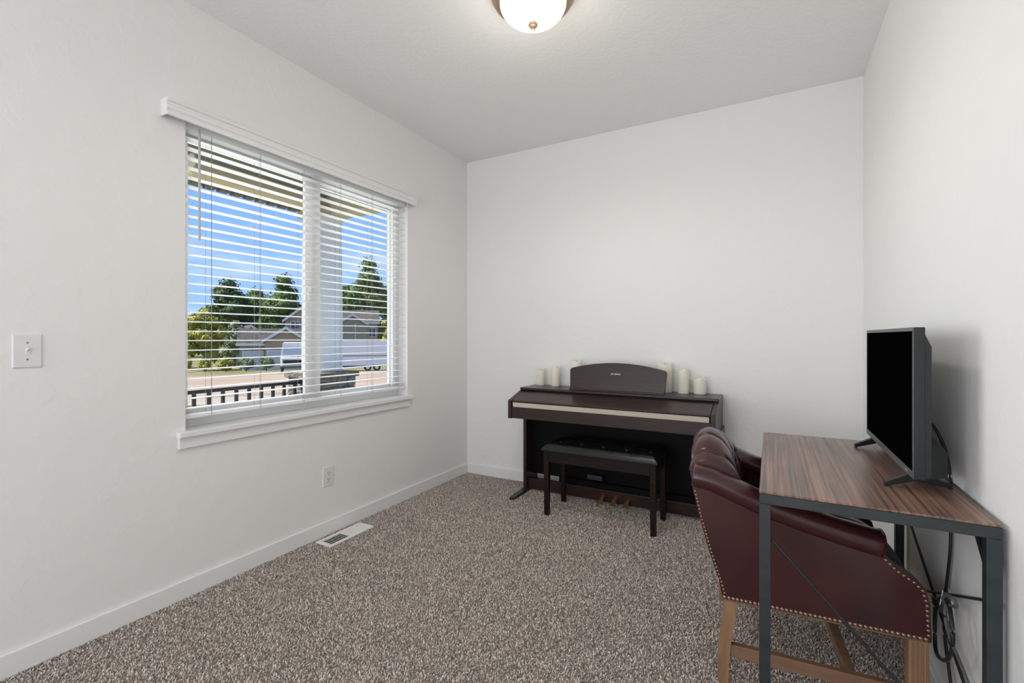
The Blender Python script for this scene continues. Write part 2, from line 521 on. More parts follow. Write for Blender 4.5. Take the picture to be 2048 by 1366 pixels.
hd, hr = Vector((-math.sin(VB), math.cos(VB), 0)), Vector((math.cos(VB), math.sin(VB), 0))
def hill(u, v):
    a = (u - 0.5) * 640
    p = Vector((2.353, 0, 0)) + hd * (330 + 60 * v) + hr * a
    top = 9 + 4 * math.sin(a * 0.021) + 2.5 * math.sin(a * 0.067 + 1) + 1.2 * math.sin(a * 0.31)
    return (p.x, p.y, gz(p.x, p.y) - 0.5 + top * math.sin(math.pi * v) ** 0.6)
hg.grid(hill, 161, 9)
struct(hg, 'hills', mat('distant_wooded_hill', (0.035, 0.055, 0.022), 0.9, spec=0.05, var=((0.07, 0.09, 0.035), 0.2, (1, 1, 1), 6, 0.35, 0.65)))

# porch
M['concrete'] = mat('porch_concrete', (0.72, 0.69, 0.65), 0.9, spec=0.1)
M['soffit'] = mat('porch_soffit', (0.16, 0.16, 0.145), 0.85, spec=0.1, var=((0.20, 0.20, 0.18), 40, (1, 6, 1), 4, 0.35, 0.65))
M['tan'] = mat('tan_beam_paint', (0.66, 0.52, 0.36), 0.7, spec=0.2)
M['shingle'] = mat('roof_shingle', (0.17, 0.15, 0.13), 0.9, spec=0.1, var=((0.26, 0.23, 0.20), 12, (1, 1, 1), 4, 0.35, 0.65))
M['stucco'] = mat('white_stucco', (0.93, 0.89, 0.85), 0.85, spec=0.2, bump=(60, (1, 1, 1), 0.4, 0.01, 0.3, 0.7))
M['stone'] = mat('dark_ledge_stone', (0.10, 0.105, 0.11), 0.8, var=((0.24, 0.23, 0.22), 14, (1, 1, 2), 5, 0.35, 0.65), bump=(12, (1, 1, 2), 0.8, 0.03, 0.3, 0.7))
M['stone2'] = mat('tan_ledge_stone', (0.22, 0.18, 0.14), 0.8, var=((0.12, 0.11, 0.10), 14, (1, 1, 2), 5, 0.35, 0.65), bump=(12, (1, 1, 2), 0.8, 0.03, 0.3, 0.7))
M['rail_black'] = mat('black_railing', (0.02, 0.02, 0.02), 0.5)
struct(G().box(-2.20, -0.16, -3.2, 3.75, -0.62, -0.16), 'porch_floor', M['concrete'])['label'] = 'concrete porch slab outside the window'
struct(G().box(-2.25, -0.16, -3.2, 3.75, 2.69, 2.80), 'porch_ceiling', M['soffit'])['label'] = 'grey porch ceiling outside the window'
pb = thing('porch_beam', (-1.9, 1.2, 2.56), 'tan painted porch beam running above the window view', 'beam')
G().box(-2.02, -1.80, -3.1, 3.60, 2.555, 2.69).build('front_beam', M['tan'], pb, 0.006)
G().box(-1.80, -0.18, 3.38, 3.60, 2.50, 2.69).build('side_beam', M['tan'], pb, 0.006)
g = G()
for k in range(56):
    y = -3.1 + k * 0.12
    g.box(-2.10, -2.025, y, y + 0.085, 2.535, 2.60)
g.build('dentil_trim', M['shingle'], pb)
pc = thing('porch_column', (-1.9, 3.42, -0.16), 'white stucco porch column on a dark stone pier outside the window', 'column')
G().hexa([(-1.9 - .15, 3.42 - .15, 0.83), (-1.9 + .15, 3.42 - .15, 0.83), (-1.9 + .15, 3.42 + .15, 0.83), (-1.9 - .15, 3.42 + .15, 0.83)],
         [(-1.9 - .142, 3.42 - .142, 2.555), (-1.9 + .142, 3.42 - .142, 2.555), (-1.9 + .142, 3.42 + .142, 2.555), (-1.9 - .142, 3.42 + .142, 2.555)]) \
    .build('shaft', M['stucco'], pc, 0.006)
G().box(-2.08, -1.72, 3.24, 3.60, 2.47, 2.553).build('capital', M['tan'], pc, 0.006)
pier = G().box(-1.9 - .22, -1.9 + .22, 3.42 - .22, 3.42 + .22, -0.16, 0.77).build('pier_core', M['stone'], pc)
G().box(-1.9 - .27, -1.9 + .27, 3.42 - .27, 3.42 + .27, 0.77, 0.828).build('pier_cap', M['stone2'], pc, 0.008)
rs = random.Random(3)
for side in range(4):           # ledge stones laid round the pier, each with its own edges
    for row in range(9):
        z0 = -0.155 + row * 0.103
        cuts = [-0.235, -0.235 + rs.uniform(0.12, 0.2), 0.235 - rs.uniform(0.1, 0.16), 0.235]
        for a, b in zip(cuts, cuts[1:]):
            dd = 0.235 + rs.uniform(0, 0.014)
            q = G()
            pa = {0: lambda u, d: (-1.9 + d, 3.42 + u), 1: lambda u, d: (-1.9 - d, 3.42 - u), 2: lambda u, d: (-1.9 - u, 3.42 - d), 3: lambda u, d: (-1.9 + u, 3.42 + d)}[side]
            p = [pa(a + 0.004, 0.21), pa(b - 0.004, 0.21), pa(b - 0.004, dd), pa(a + 0.004, dd)]
            q.prism(p, 'z', z0, z0 + 0.097).build('stone', M['stone'] if rs.random() < 0.7 else M['stone2'], pc)
pr = thing('porch_railing', (-1.94, 1.0, -0.16), 'black metal porch railing with square balusters outside the window', 'railing')
G().box(-1.962, -1.918, -3.0, 3.18, 0.715, 0.745).build('top_rail', M['rail_black'], pr, 0.003)
G().box(-1.955, -1.925, -3.0, 3.18, -0.06, -0.035).build('bottom_rail', M['rail_black'], pr, 0.003)
bal = G().box(-0.012, 0.012, -0.012, 0.012, -0.035, 0.715).build('baluster', M['rail_black'], pr, local=True)
bal.location = (0, 3.111 - 1.0, 0.16)
for k in range(1, 46):
    child_copy(bal, pr, (0, 3.111 - k * 0.12 - 1.0, 0.16))

# foliage ---------------------------------------------------------------
def leaf_mat(name, c1, c2):
    m = mat(name, c1, 0.7, spec=0.15, var=(c2, 0.55, (1, 1, 1), 5, 0.35, 0.65))
    return m
M['leaf_green'] = leaf_mat('green_leaves', (0.040, 0.080, 0.016), (0.10, 0.15, 0.034))
M['leaf_dark'] = leaf_mat('dark_green_leaves', (0.026, 0.058, 0.016), (0.07, 0.11, 0.03))
M['leaf_yellow'] = leaf_mat('yellow_green_leaves', (0.16, 0.19, 0.025), (0.34, 0.30, 0.05))
M['leaf_grey'] = leaf_mat('grey_green_leaves', (0.11, 0.16, 0.085), (0.19, 0.24, 0.13))
M['bark'] = mat('bark', (0.10, 0.075, 0.055), 0.9)
def tree(x, y, top, rad, m, label, name='tree', cat='tree', seed=1, blobs=9, leaves=2850, size=0.42, squash=1.0, base=None, group=None):
    r = random.Random(seed)
    z0 = gz(x, y) - 0.05
    H = top - z0
    t = thing(name, (x, y, z0), label, cat, group)
    low = base if base is not None else 0.16
    zc, hz = (low + 1) / 2 * H, (1 - low) / 2 * H
    bl_ = []
    for k in range(blobs * 3):          # boughs filling an egg-shaped crown
        d = Vector((r.gauss(0, 1), r.gauss(0, 1), r.gauss(0, 1))).normalized()
        q = r.uniform(0.35, 0.80)
        rr = rad * r.uniform(0.24, 0.40)
        taper = 1.0 - 0.20 * max(0.0, d.z * q) ** 1.3
        zz = min(H - rr * 0.95, zc + d.z * q * (hz - rr * 0.3))
        bl_.append((Vector((d.x * q * rad * squash * taper, d.y * q * rad * squash * taper, max(rr * 0.6, zz))), rr))
    bl_.append((Vector((0, 0, zc)), rad * 0.62))
    bl_.append((Vector((0, 0, H - rad * 0.34)), rad * 0.34))
    bl_.append((Vector((0, 0, zc + hz * 0.42)), rad * 0.48))
    g = G()
    for c, rr in bl_:
        n = int(leaves * rr * rr / sum(q[1] ** 2 for q in bl_))
        for i in range(n):
            d = Vector((r.gauss(0, 1), r.gauss(0, 1), r.gauss(0, 1))).normalized()
            p = c + d * rr * (0.74 + 0.42 * r.random())
            if p.z < 0.1: continue
            nn = (d + Vector((r.uniform(-.7, .7), r.uniform(-.7, .7), r.uniform(-.3, .9)))).normalized()
            a_ = nn.orthogonal().normalized()
            a_.rotate(Matrix.Rotation(r.uniform(0, 6.28), 3, nn))
            b_ = nn.cross(a_)
            s = size * r.uniform(0.6, 1.25)
            g.add([p - a_ * s * .5, p + b_ * s * .3 + nn * s * .08, p + a_ * s * .5, p - b_ * s * .3 + nn * s * .08], [(0, 1, 2, 3)])
    for c, rr in bl_:       # inner mass of each bough
        def S(u, v, c=c, rr=rr):
            th, ph = math.pi * u, 2 * math.pi * v
            k = rr * 0.78 * (1 + 0.12 * math.sin(5 * ph + c.x) * math.sin(3 * th))
            return (c.x + k * math.sin(th) * math.cos(ph), c.y + k * math.sin(th) * math.sin(ph), max(0.05, c.z + k * math.cos(th)))
        g.grid(S, 7, 10, closed_v=True)
    g.build('crown', m, t, local=True)
    k = G().tube([(0, 0, 0), (0.05 * rad, 0, H * 0.3), (0, 0.04 * rad, H * 0.7)], [rad * 0.07, rad * 0.055, rad * 0.02], 7)
    for c, rr in bl_[:5]:
        k.tube([(0, 0, max(0.15 * H, c.z * 0.5)), tuple(c)], [rad * 0.03, rad * 0.012], 5)
    k.build('trunk', M['bark'], t, local=True)
    return t
FG = 'trees beyond the road'
tree(-91.2, 53.3, 13.0, 5.0, M['leaf_dark'], 'tall dark green tree left of the tree row seen through left pane', seed=2, blobs=12, leaves=5200, size=0.62, base=0.08, group=FG)
tree(-103.9, 66.8, 13.0, 6.6, M['leaf_green'], 'broad mid green tree in the middle of the row seen through left pane', seed=5, blobs=12, leaves=5200, size=0.7, base=0.06, group=FG)
tree(-81.7, 58.6, 13.8, 4.9, M['leaf_green'], 'tallest green tree rising behind the tan house in left pane', seed=8, blobs=12, leaves=5200, size=0.62, base=0.1, group=FG)
tree(-59.2, 32.1, 4.9, 2.7, M['leaf_yellow'], 'yellow green tree at the left side of left pane', seed=14, blobs=10, leaves=3800, size=0.36, base=0.02, group=FG)
tree(-70.0, 32.4, 5.6, 3.4, M['leaf_green'], 'green tree at the far left edge of left pane', seed=17, blobs=9, leaves=3600, size=0.45, base=0.03, group=FG)
tree(-64.6, 38.9, 3.6, 2.2, M['leaf_grey'], 'grey green bushy tree right of the yellow green tree', seed=20, blobs=8, leaves=3000, size=0.36, base=0.02, group=FG)
tree(-119.2, 60.6, 5.4, 6.0, M['leaf_dark'], 'distant low dark tree behind the yellow green tree', seed=21, blobs=8, leaves=2600, size=0.7, base=0.02, group=FG)
tree(-71.5, 71.1, 18.0, 5.4, M['leaf_green'], 'tall light green tree filling the right pane', seed=23, blobs=13, leaves=6000, size=0.62, base=0.08, squash=0.95, group=FG)
tree(-87.6, 78.7, 14.2, 6.2, M['leaf_dark'], 'shorter dark tree at the left side of right pane', seed=26, blobs=10, leaves=4000, size=0.7, base=0.06, group=FG)
tree(-75.6, 85.6, 16.8, 5.6, M['leaf_green'], 'green tree at the right side of right pane', seed=29, blobs=10, leaves=4000, size=0.7, base=0.06, group=FG)
tree(-47.2, 52.6, 6.0, 2.4, M['leaf_yellow'], 'small yellow green tree right of the white trailer', seed=32, blobs=8, leaves=3000, size=0.36, base=0.02, group=FG)
hedge_pts = [(-54.7, 27.6), (-53.0, 28.9), (-51.3, 30.2), (-49.6, 31.5), (-47.9, 32.8)]
hl = ['leftmost', 'second', 'middle', 'fourth', 'rightmost']
for i, (x, y) in enumerate(hedge_pts):
    tree(x, y, gz(x, y) + 1.7, 0.92, M['leaf_yellow'] if i < 3 else M['leaf_grey'], 'low shrub along the road, %s of the row from the left' % hl[i],
         name='shrub', cat='shrub', seed=40 + i, blobs=6, leaves=950, size=0.25, base=0.02, group='shrubs along the road')

# houses ----------------------------------------------------------------
M['siding_tan'] = mat('tan_siding', (0.40, 0.30, 0.21), 0.8, spec=0.2)
M['siding_grey'] = mat('blue_grey_siding', (0.30, 0.29, 0.28), 0.8, spec=0.2)
M['siding_beige'] = mat('beige_siding', (0.36, 0.31, 0.23), 0.8, spec=0.2)
M['white_trim'] = mat('white_house_trim', (0.75, 0.73, 0.70), 0.7, spec=0.2)
M['roof_dark'] = mat('dark_roof', (0.055, 0.05, 0.048), 0.9, spec=0.05, var=((0.10, 0.092, 0.085), 3, (1, 1, 1), 5, 0.35, 0.65))
M['pane_dark'] = mat('dark_house_window', (0.04, 0.05, 0.06), 0.15)
M['garage_white'] = mat('garage_door_white', (0.52, 0.53, 0.54), 0.6)
def gable(t, x0, x1, y0, y1, h, rise, wallm, over=0.35, ridge='y'):
    """a gabled volume in the thing's local frame; ridge along local y shows the gable to the front"""
    if ridge == 'y':
        xm = (x0 + x1) / 2
        G().prism([(x0, 0), (x1, 0), (x1, h), (xm, h + rise), (x0, h)], 'y', y0, y1).build('wall', wallm, t, local=True)
        k = rise / (xm - x0)
        for s in (-1, 1):
            e = x0 - over if s < 0 else x1 + over
            G().prism([(e, h - over * k), (xm, h + rise), (xm, h + rise + 0.22), (e, h - over * k + 0.22)], 'y', y0 - over, y1 + over).build('roof', M['roof_dark'], t, local=True)
            G().prism([(e, h - over * k - 0.12), (xm, h + rise - 0.12), (xm, h + rise + 0.24), (e, h - over * k + 0.24)], 'y', y0 - over - 0.06, y0 - over).build('fascia', M['white_trim'], t, local=True)
    else:
        ym = (y0 + y1) / 2
        G().prism([(y0, 0), (y1, 0), (y1, h), (ym, h + rise), (y0, h)], 'x', x0, x1).build('wall', wallm, t, local=True)
        k = rise / (ym - y0)
        for s in (-1, 1):
            e = y0 - over if s < 0 else y1 + over
            G().prism([(e, h - over * k), (ym, h + rise), (ym, h + rise + 0.22), (e, h - over * k + 0.22)], 'x', x0 - over, x1 + over).build('roof', M['roof_dark'], t, local=True)
        G().box(x0 - over, x1 + over, y0 - over - 0.05, y0 - over, h - over * k - 0.05, h - over * k + 0.25).build('fascia', M['white_trim'], t, local=True)
def hwindow(t, x, y, z, w_, h_):
    f = G().box(x - w_ / 2 - .08, x + w_ / 2 + .08, y - 0.07, y, z - .08, z + h_ + .08).build('window', M['white_trim'], t, local=True)
    G().box(x - w_ / 2, x - 0.03, y - 0.09, y - 0.07, z, z + h_).build('pane', M['pane_dark'], f, local=True)
    G().box(x + 0.03, x + w_ / 2, y - 0.09, y - 0.07, z, z + h_).build('pane', M['pane_dark'], f, local=True)
def garage_door(t, x0, x1, y, h):
    d = G().box(x0 - .1, x1 + .1, y - 0.06, y, 0, h + .1).build('garage_door', M['white_trim'], t, local=True)
    for k in range(4):
        G().box(x0, x1, y - 0.10, y - 0.06, 0.04 + k * h / 4, (k + 1) * h / 4 - 0.03).build('panel', M['garage_white'], d, local=True)
ha = thing('house', (-53.0, 40.2, gz(-53.0, 40.2) - 0.1), 'tan two storey house with white gable trim and garages, in left pane', 'house', rotz=math.radians(52))
gable(ha, -1.2, 4.6, 0.0, 8.0, 6.6, 2.3, M['siding_tan'])
gable(ha, -6.0, 3.4, -3.6, 0.2, 3.6, 1.6, M['siding_grey'], ridge='x')
gable(ha, -3.2, 1.4, -4.2, -3.2, 3.9, 1.5, M['siding_tan'])
hwindow(ha, 0.0, 0.0, 5.0, 1.0, 1.3)
hwindow(ha, 2.4, 0.0, 5.0, 1.0, 1.3)
garage_door(ha, -5.6, -3.5, -3.6, 2.5)
garage_door(ha, -2.9, 1.1, -4.2, 2.6)
hb = thing('house', (-59.7, 57.1, gz(-59.7, 57.1) - 0.1), 'beige house with a small gable behind the white trailer, in right pane', 'house', rotz=math.radians(46))
gable(hb, -4.8, 3.3, 0.0, 8.0, 7.0, 2.1, M['siding_beige'], ridge='x')
gable(hb, -3.0, 1.4, -1.0, 0.6, 6.8, 1.4, M['siding_beige'])
G().box(-0.42, -0.30, -1.06, -1.0, 2.8, 6.8).build('corner_board', M['white_trim'], hb, local=True)
hwindow(hb, 2.4, 0.0, 4.6, 1.0, 1.4)
hc = thing('house', (-69.1, 43.8, gz(-69.1, 43.8) - 0.1), 'small blue grey house far behind the garages, in left pane', 'house', rotz=math.radians(66))
gable(hc, -2.6, 3.0, 0.0, 6.0, 4.2, 2.0, M['siding_grey'])
hwindow(hc, 0.2, 0.0, 2.2, 1.1, 1.2)

# trailer and truck -----------------------------------------------------
M['white_vehicle'] = mat('white_vehicle_paint', (0.80, 0.77, 0.71), 0.4)
M['tyre'] = mat('tyre', (0.02, 0.02, 0.02), 0.8)
def wheel(t, x, y, r, w_=0.25):
    q = G()
    n = 18
    pts = [(x + r * math.cos(2 * math.pi * k / n), r + r * math.sin(2 * math.pi * k / n)) for k in range(n)]
    wv = q.prism(pts, 'y', y, y + w_).build('wheel', M['tyre'], t, local=True)
    pts = [(x + .5 * r * math.cos(2 * math.pi * k / n), r + .5 * r * math.sin(2 * math.pi * k / n)) for k in range(n)]
    G().prism(pts, 'y', y - 0.02, y).build('hub', M['chrome'], wv, local=True)
tr = thing('travel_trailer', (-32.5, 32.1, gz(-32.5, 32.1)), 'long white box travel trailer parked beyond the road, in right pane', 'trailer', rotz=math.radians(44))
G().prism([(-3.6, 0.55), (3.0, 0.55), (3.1, 0.75), (3.1, 2.7), (2.8, 2.95), (-3.3, 2.95), (-3.6, 2.6)], 'y', 0, 2.4).build('body', M['white_vehicle'], tr, 0.05, local=True)
G().box(-3.55, 3.05, -0.02, 0.0, 1.45, 1.52).build('stripe', M['cable_grey'], tr, local=True)
for x in (0.9, 1.75): wheel(tr, x, 0.02, 0.36)
G().box(3.05, 4.1, 1.1, 1.3, 0.55, 0.65).build('hitch', M['rail_black'], tr, local=True)
tk = thing('box_truck', (-38.7, 29.6, gz(-38.7, 29.6)), 'white truck with a pale windshield parked by the garages, in left pane', 'truck', rotz=math.radians(54))
G().prism([(-1.15, 0.5), (1.15, 0.5), (1.15, 1.5), (0.95, 2.9), (-0.95, 2.9), (-1.15, 1.5)], 'y', 0.4, 5.0).build('body', M['white_vehicle'], tk, 0.08, local=True)
G().hexa([(-0.95, 0.28, 1.55), (0.95, 0.28, 1.55), (0.95, 0.45, 1.55), (-0.95, 0.45, 1.55)], [(-0.85, 0.36, 2.45), (0.85, 0.36, 2.45), (0.85, 0.5, 2.45), (-0.85, 0.5, 2.45)]).build('windshield', mat('sky_windshield', (0.35, 0.45, 0.5), 0.08), tk, local=True)
G().box(-1.1, 1.1, 0.0, 0.4, 0.5, 1.45).build('hood', M['white_vehicle'], tk, 0.08, local=True)
G().box(-0.9, 0.9, -0.04, 0.0, 0.75, 1.2).build('grille', M['tyre'], tk, local=True)
G().box(-1.15, 1.15, -0.12, 0.0, 0.42, 0.62).build('bumper', M['cable_grey'], tk, 0.02, local=True)
for x in (-1.0, 1.0):
    G().box(x - 0.12, x + 0.12, 0.25, 0.95, 0, 0.72).build('wheel', M['tyre'], tk, 0.1, 3, local=True)
    G().box(x - 0.12, x + 0.12, 3.6, 4.3, 0, 0.72).build('wheel', M['tyre'], tk, 0.1, 3, local=True)

# ================================================================== fixtures on walls, floor and ceiling
# light switch on the left wall
sw = thing('light_switch', (0.0, 0.62, 1.149), 'white toggle light switch plate on the wall left of the window', 'switch')
G().hexa([(0, .580, 1.087), (0, .661, 1.087), (0, .661, 1.211), (0, .580, 1.211)], [(.006, .584, 1.091), (.006, .657, 1.091), (.006, .657, 1.207), (.006, .584, 1.207)]).build('plate', M['plate'], sw, 0.0015)
G().box(.006, .0075, .6155, .6255, 1.137, 1.161).build('toggle_frame', M['trim'], sw)
G().hexa([(.0065, .617, 1.146), (.0065, .624, 1.146), (.0065, .624, 1.158), (.0065, .617, 1.158)], [(.017, .618, 1.155), (.017, .623, 1.155), (.017, .623, 1.162), (.017, .618, 1.162)]).build('toggle', M['plate'], sw, 0.001)
for z in (1.179, 1.119):
    G().dome((.006, .6205, z), (1, 0, 0), .0034, .0014, 8).build('screw', mat('screw_grey', (0.25, 0.25, 0.24), 0.4, metal=0.6), sw)

def outlet(name, wx, y, z, sgn, label):
    o = thing(name, (wx, y, z), label, 'outlet')
    def X(d): return wx + sgn * d
    G().hexa([(X(0), y - .039, z - .060), (X(0), y + .039, z - .060), (X(0), y + .039, z + .060), (X(0), y - .039, z + .060)],
             [(X(.006), y - .036, z - .057), (X(.006), y + .036, z - .057), (X(.006), y + .036, z + .057), (X(.006), y - .036, z + .057)]).build('plate', M['plate'], o, 0.0015)
    for dz in (0.0195, -0.0195):
        n = 20
        pts = [(y + .017 * math.cos(2 * math.pi * k / n), z + dz + max(-.0125, min(.0125, .017 * math.sin(2 * math.pi * k / n)))) for k in range(n)]
        r = G().prism(pts, 'x', X(.006), X(.0085)).build('receptacle', M['plate'], o)
        for dy in (-.0063, .0063):
            G().box(min(X(.0085), X(.0092)), max(X(.0085), X(.0092)), y + dy - .0012, y + dy + .0012, z + dz + .001, z + dz + .0085).build('slot', M['slot'], r)
        G().dome((X(.0085), y, z + dz - .006), (sgn, 0, 0), .0026, .0008, 8).build('ground_hole', M['slot'], r)
    G().dome((X(.006), y, z), (sgn, 0, 0), .003, .001, 8).build('screw', M['plate'], o)
    return o
outlet('wall_outlet', 0.0, 1.930, 0.353, 1, 'white duplex outlet low on the wall under the window')
outlet('wall_outlet', RX, 1.90, 0.365, -1, 'white duplex outlet on the right wall behind the desk')

# floor register
RGX0, RGX1, RGY0, RGY1 = 0.050, 0.175, 1.805, 2.137
rg = thing('floor_register', ((RGX0 + RGX1) / 2, (RGY0 + RGY1) / 2, 0), 'white metal floor heating register in the carpet by the baseboard', 'vent')
ix0, ix1, iy0, iy1 = RGX0 + .022, RGX1 - .022, RGY0 + .024, RGY1 - .024
G().box(RGX0, ix0, RGY0, RGY1, 0.004, .013).box(ix1, RGX1, RGY0, RGY1, 0.004, .013).box(ix0, ix1, RGY0, iy0, 0.004, .013).box(ix0, ix1, iy1, RGY1, 0.004, .013) \
   .box(ix0, ix1, (iy0 + iy1) / 2 - .005, (iy0 + iy1) / 2 + .005, 0.004, .0125).build('frame', M['register'], rg, 0.002)
G().box(ix0, ix1, iy0, iy1, 0.001, .003).build('duct_shadow', M['slot'], rg)
for half, (a, b, tilt) in enumerate(((iy0, (iy0 + iy1) / 2 - .005, -1), ((iy0 + iy1) / 2 + .005, iy1, 1))):
    n = 9
    for k in range(n):
        y = a + (b - a) * (k + 0.5) / n
        d = 0.0042 * tilt
        G().hexa([(ix0, y - d - .0016, .004), (ix1, y - d - .0016, .004), (ix1, y - d + .0016, .004), (ix0, y - d + .0016, .004)],
                 [(ix0, y + d - .0016, .012), (ix1, y + d - .0016, .012), (ix1, y + d + .0016, .012), (ix0, y + d + .0016, .012)]).build('louver', M['register'], rg)

# ceiling light
LX, LY = 1.42, 1.875
cl = thing('ceiling_light', (LX, LY, 2.60), 'flush mount ceiling light with bronze rim, frosted glass bowl and finial', 'light')
G().lathe([(0.0, 2.743), (0.178, 2.743), (0.186, 2.738), (0.188, 2.728), (0.183, 2.722), (0.180, 2.716), (0.176, 2.712), (0.174, 2.704), (0.168, 2.699), (0.158, 2.697), (0.150, 2.70), (0.0, 2.70)], LX, LY, 64).build('rim', M['bronze'], cl)
G().lathe([(0.150 * math.cos(t), 2.699 - 0.092 * math.sin(t)) for t in [math.pi / 2 * k / 18 for k in range(18)]] + [(0.004, 2.607)], LX, LY, 64).build('bowl', M['shade_glass'], cl)
G().lathe([(0.001, 2.612), (0.017, 2.611), (0.021, 2.605), (0.021, 2.599), (0.016, 2.593), (0.009, 2.590), (0.010, 2.585), (0.007, 2.579), (0.0005, 2.576)], LX, LY, 24).build('finial', M['bronze'], cl)
bulb = bpy.data.lights.new('ceiling_bulb', 'POINT')
bulb.energy = 2.6
bulb.color = (1.0, 0.93, 0.82)
bulb.shadow_soft_size = 0.10
bo = bpy.data.objects.new('ceiling_bulb', bulb)
C.objects.link(bo)
bo.location = (LX, LY, 2.46)

spot = bpy.data.lights.new('ceiling_bulb_downlight', 'SPOT')
spot.energy = 18
spot.color = (1.0, 0.95, 0.87)
spot.spot_size = math.radians(172)
spot.spot_blend = 0.5
spot.shadow_soft_size = 0.12
so = bpy.data.objects.new('ceiling_bulb_downlight', spot)
C.objects.link(so)
so.location = (LX, LY, 2.58)

# ================================================================== digital piano
PX0, PX1, PYF, PYB, PZ = 0.690, 2.075, 2.935, 3.398, 0.818
pn = thing('digital_piano', ((PX0 + PX1) / 2, 3.2, 0), 'dark rosewood digital piano with closed lid against the back wall', 'piano')
side = [(PYF, .612), (PYF, .738), (PYF + .012, .745), (3.13, .800), (PYB, .800), (PYB, .560), (3.30, .560), (3.24, .585), (3.20, .612)]
for a, b in ((PX0, PX0 + .026), (PX1 - .026, PX1)):
    G().prism(side, 'x', a, b).build('side_arm', M['piano_wood'], pn, 0.003)
G().box(PX0 - .002, PX1 + .002, 3.122, PYB, .800, PZ).build('top_panel', M['piano_wood'], pn, 0.004)
G().prism([(2.940, .732), (2.940, .742), (3.108, .792), (3.112, .783)], 'x', PX0 + .030, PX1 - .030).build('key_lid', M['piano_wood'], pn, 0.003)
G().box(PX0 + .026, PX1 - .026, 3.112, 3.122, .70, .800).build('lid_recess', M['piano_dark'], pn)
G().prism([(2.945, .696), (2.940, .729), (2.95, .729), (2.955, .696)], 'x', PX0 + .036, PX1 - .036).build('champagne_strip', M['gold_strip'], pn)['label'] = 'pale champagne metal strip'
G().box(PX0 + .026, PX1 - .026, 2.956, 2.975, .69, .742).build('key_cover_edge', M['piano_dark'], pn)
G().box(PX0 + .026, PX1 - .026, 2.942, 2.965, .614, .694).build('key_slip', M['piano_wood'], pn, 0.003)
G().box(PX0 + .026, PX1 - .026, 2.965, 3.38, .614, .640).build('keybed', M['piano_dark'], pn)
G().box(PX0 + .026, PX1 - .026, 3.36, PYB - .004, .64, .800).build('rear_board', M['piano_dark'], pn)
for a in (PX0 - .012, PX1 - .014):
    G().box(a, a + .026, 3.195, 3.395, .030, .612).build('leg_panel', M['piano_wood'], pn, 0.003)
    G().prism([(2.985, .0), (2.985, .016), (3.00, .022), (3.195, .032), (PYB, .032), (PYB, .0)], 'x', a - .006, a + .032).build('foot', M['black_metal'], pn, 0.003)
G().box(PX0 + .014, PX1 - .014, 3.300, 3.318, .128, .614).build('back_panel', M['piano_dark'], pn)
G().box(PX0 + .014, PX1 - .014, 3.235, 3.262, .022, .104).build('pedal_rail', M['piano_wood'], pn, 0.003)
G().box(0.95, PX1 - .014, 3.262, 3.298, .04, .140).build('pedal_box', M['piano_dark'], pn)
G().box(1.185, 1.300, 3.225, 3.300, .166, .200).build('connector_box', mat('grey_black_box', (0.035, 0.038, 0.04), 0.4), pn, 0.003)
for x in (1.305, 1.395, 1.485):
    pth = spline([(x, 3.240, .060), (x, 3.215, .058), (x, 3.185, .044), (x, 3.155, .032), (x, 3.140, .030)], 5)
    wid = [0.009, 0.011, 0.016, 0.022, 0.019]
    n = len(pth)
    g = G().tube(pth, [lerp_table([(i / 4, w_) for i, w_ in enumerate(wid)], k / (n - 1)) for k in range(n)], 10, ry=0.0045)
    p = g.build('pedal', M['brass'], pn)
    G().box(x - .014, x + .014, 3.2335, 3.2352, .040, .082).build('pedal_slot', mat('red_felt', (0.14, 0.012, 0.010), 0.9), p)
# music rest, leaning back, arched top
rest = G()
def restpt(u, z):
    return (u, 3.165 + (z - PZ) * 0.16, z)
out = [(1.078, PZ + .004), (1.070, .952)]
for k in range(6):
    a = math.pi - (math.pi / 2 - .35) * k / 5
    out.append((1.092 + .022 * math.cos(a), .955 + .022 * math.sin(a)))
for k in range(1, 16):
    u = -1 + 2 * k / 16
    out.append((1.412 + u * .318, 1.018 - .040 * u * u))
for k in range(6):
    a = (math.pi / 2 - .35) * (1 - k / 5)
    out.append((1.732 + .022 * math.cos(a), .955 + .022 * math.sin(a)))
out += [(1.754, .952), (1.742, PZ + .004)]
n = len(out)
vs = [restpt(u, z) for u, z in out] + [tuple(Vector(restpt(u, z)) + Vector((0, .016, -.0025))) for u, z in out]
rest.add(vs, [tuple(range(n)), tuple(range(2 * n - 1, n - 1, -1))] + [(i, n + i, n + (i + 1) % n, (i + 1) % n) for i in range(n)])
mr = rest.build('music_rest', M['piano_wood'], pn, 0.002)
G().box(1.078, 1.742, 3.145, 3.172, PZ, PZ + .010).build('rest_ledge', M['piano_wood'], pn, 0.002)
# maker's lettering and emblem on the rest
def letters(body, size, m, name, parent, world_loc, rot):
    cu = bpy.data.curves.new('lettering', 'FONT')
    cu.body = body
    cu.size = size
    cu.align_x = 'LEFT'
    cu.align_y = 'CENTER'
    cu.extrude = 0.0004
    cu.offset = 0.0003
    to = bpy.data.objects.new('lettering', cu)
    C.objects.link(to)
    dg = bpy.context.evaluated_depsgraph_get()
    me = bpy.data.meshes.new_from_object(to.evaluated_get(dg))
    bpy.data.objects.remove(to)
    me.materials.clear()
    me.materials.append(m)
    o = bpy.data.objects.new(name, me)
    C.objects.link(o)
    o.parent = parent
    o.location = Vector(world_loc) - Vector(parent['_o'])
    o.rotation_euler = rot
    return o
M['gold_print'] = mat('pale_gold_print', (0.85, 0.78, 0.62), 0.4)
lean = math.atan(0.16)
lp = Vector(restpt(1.3935, .941)) + Vector((0, -.0012, 0))
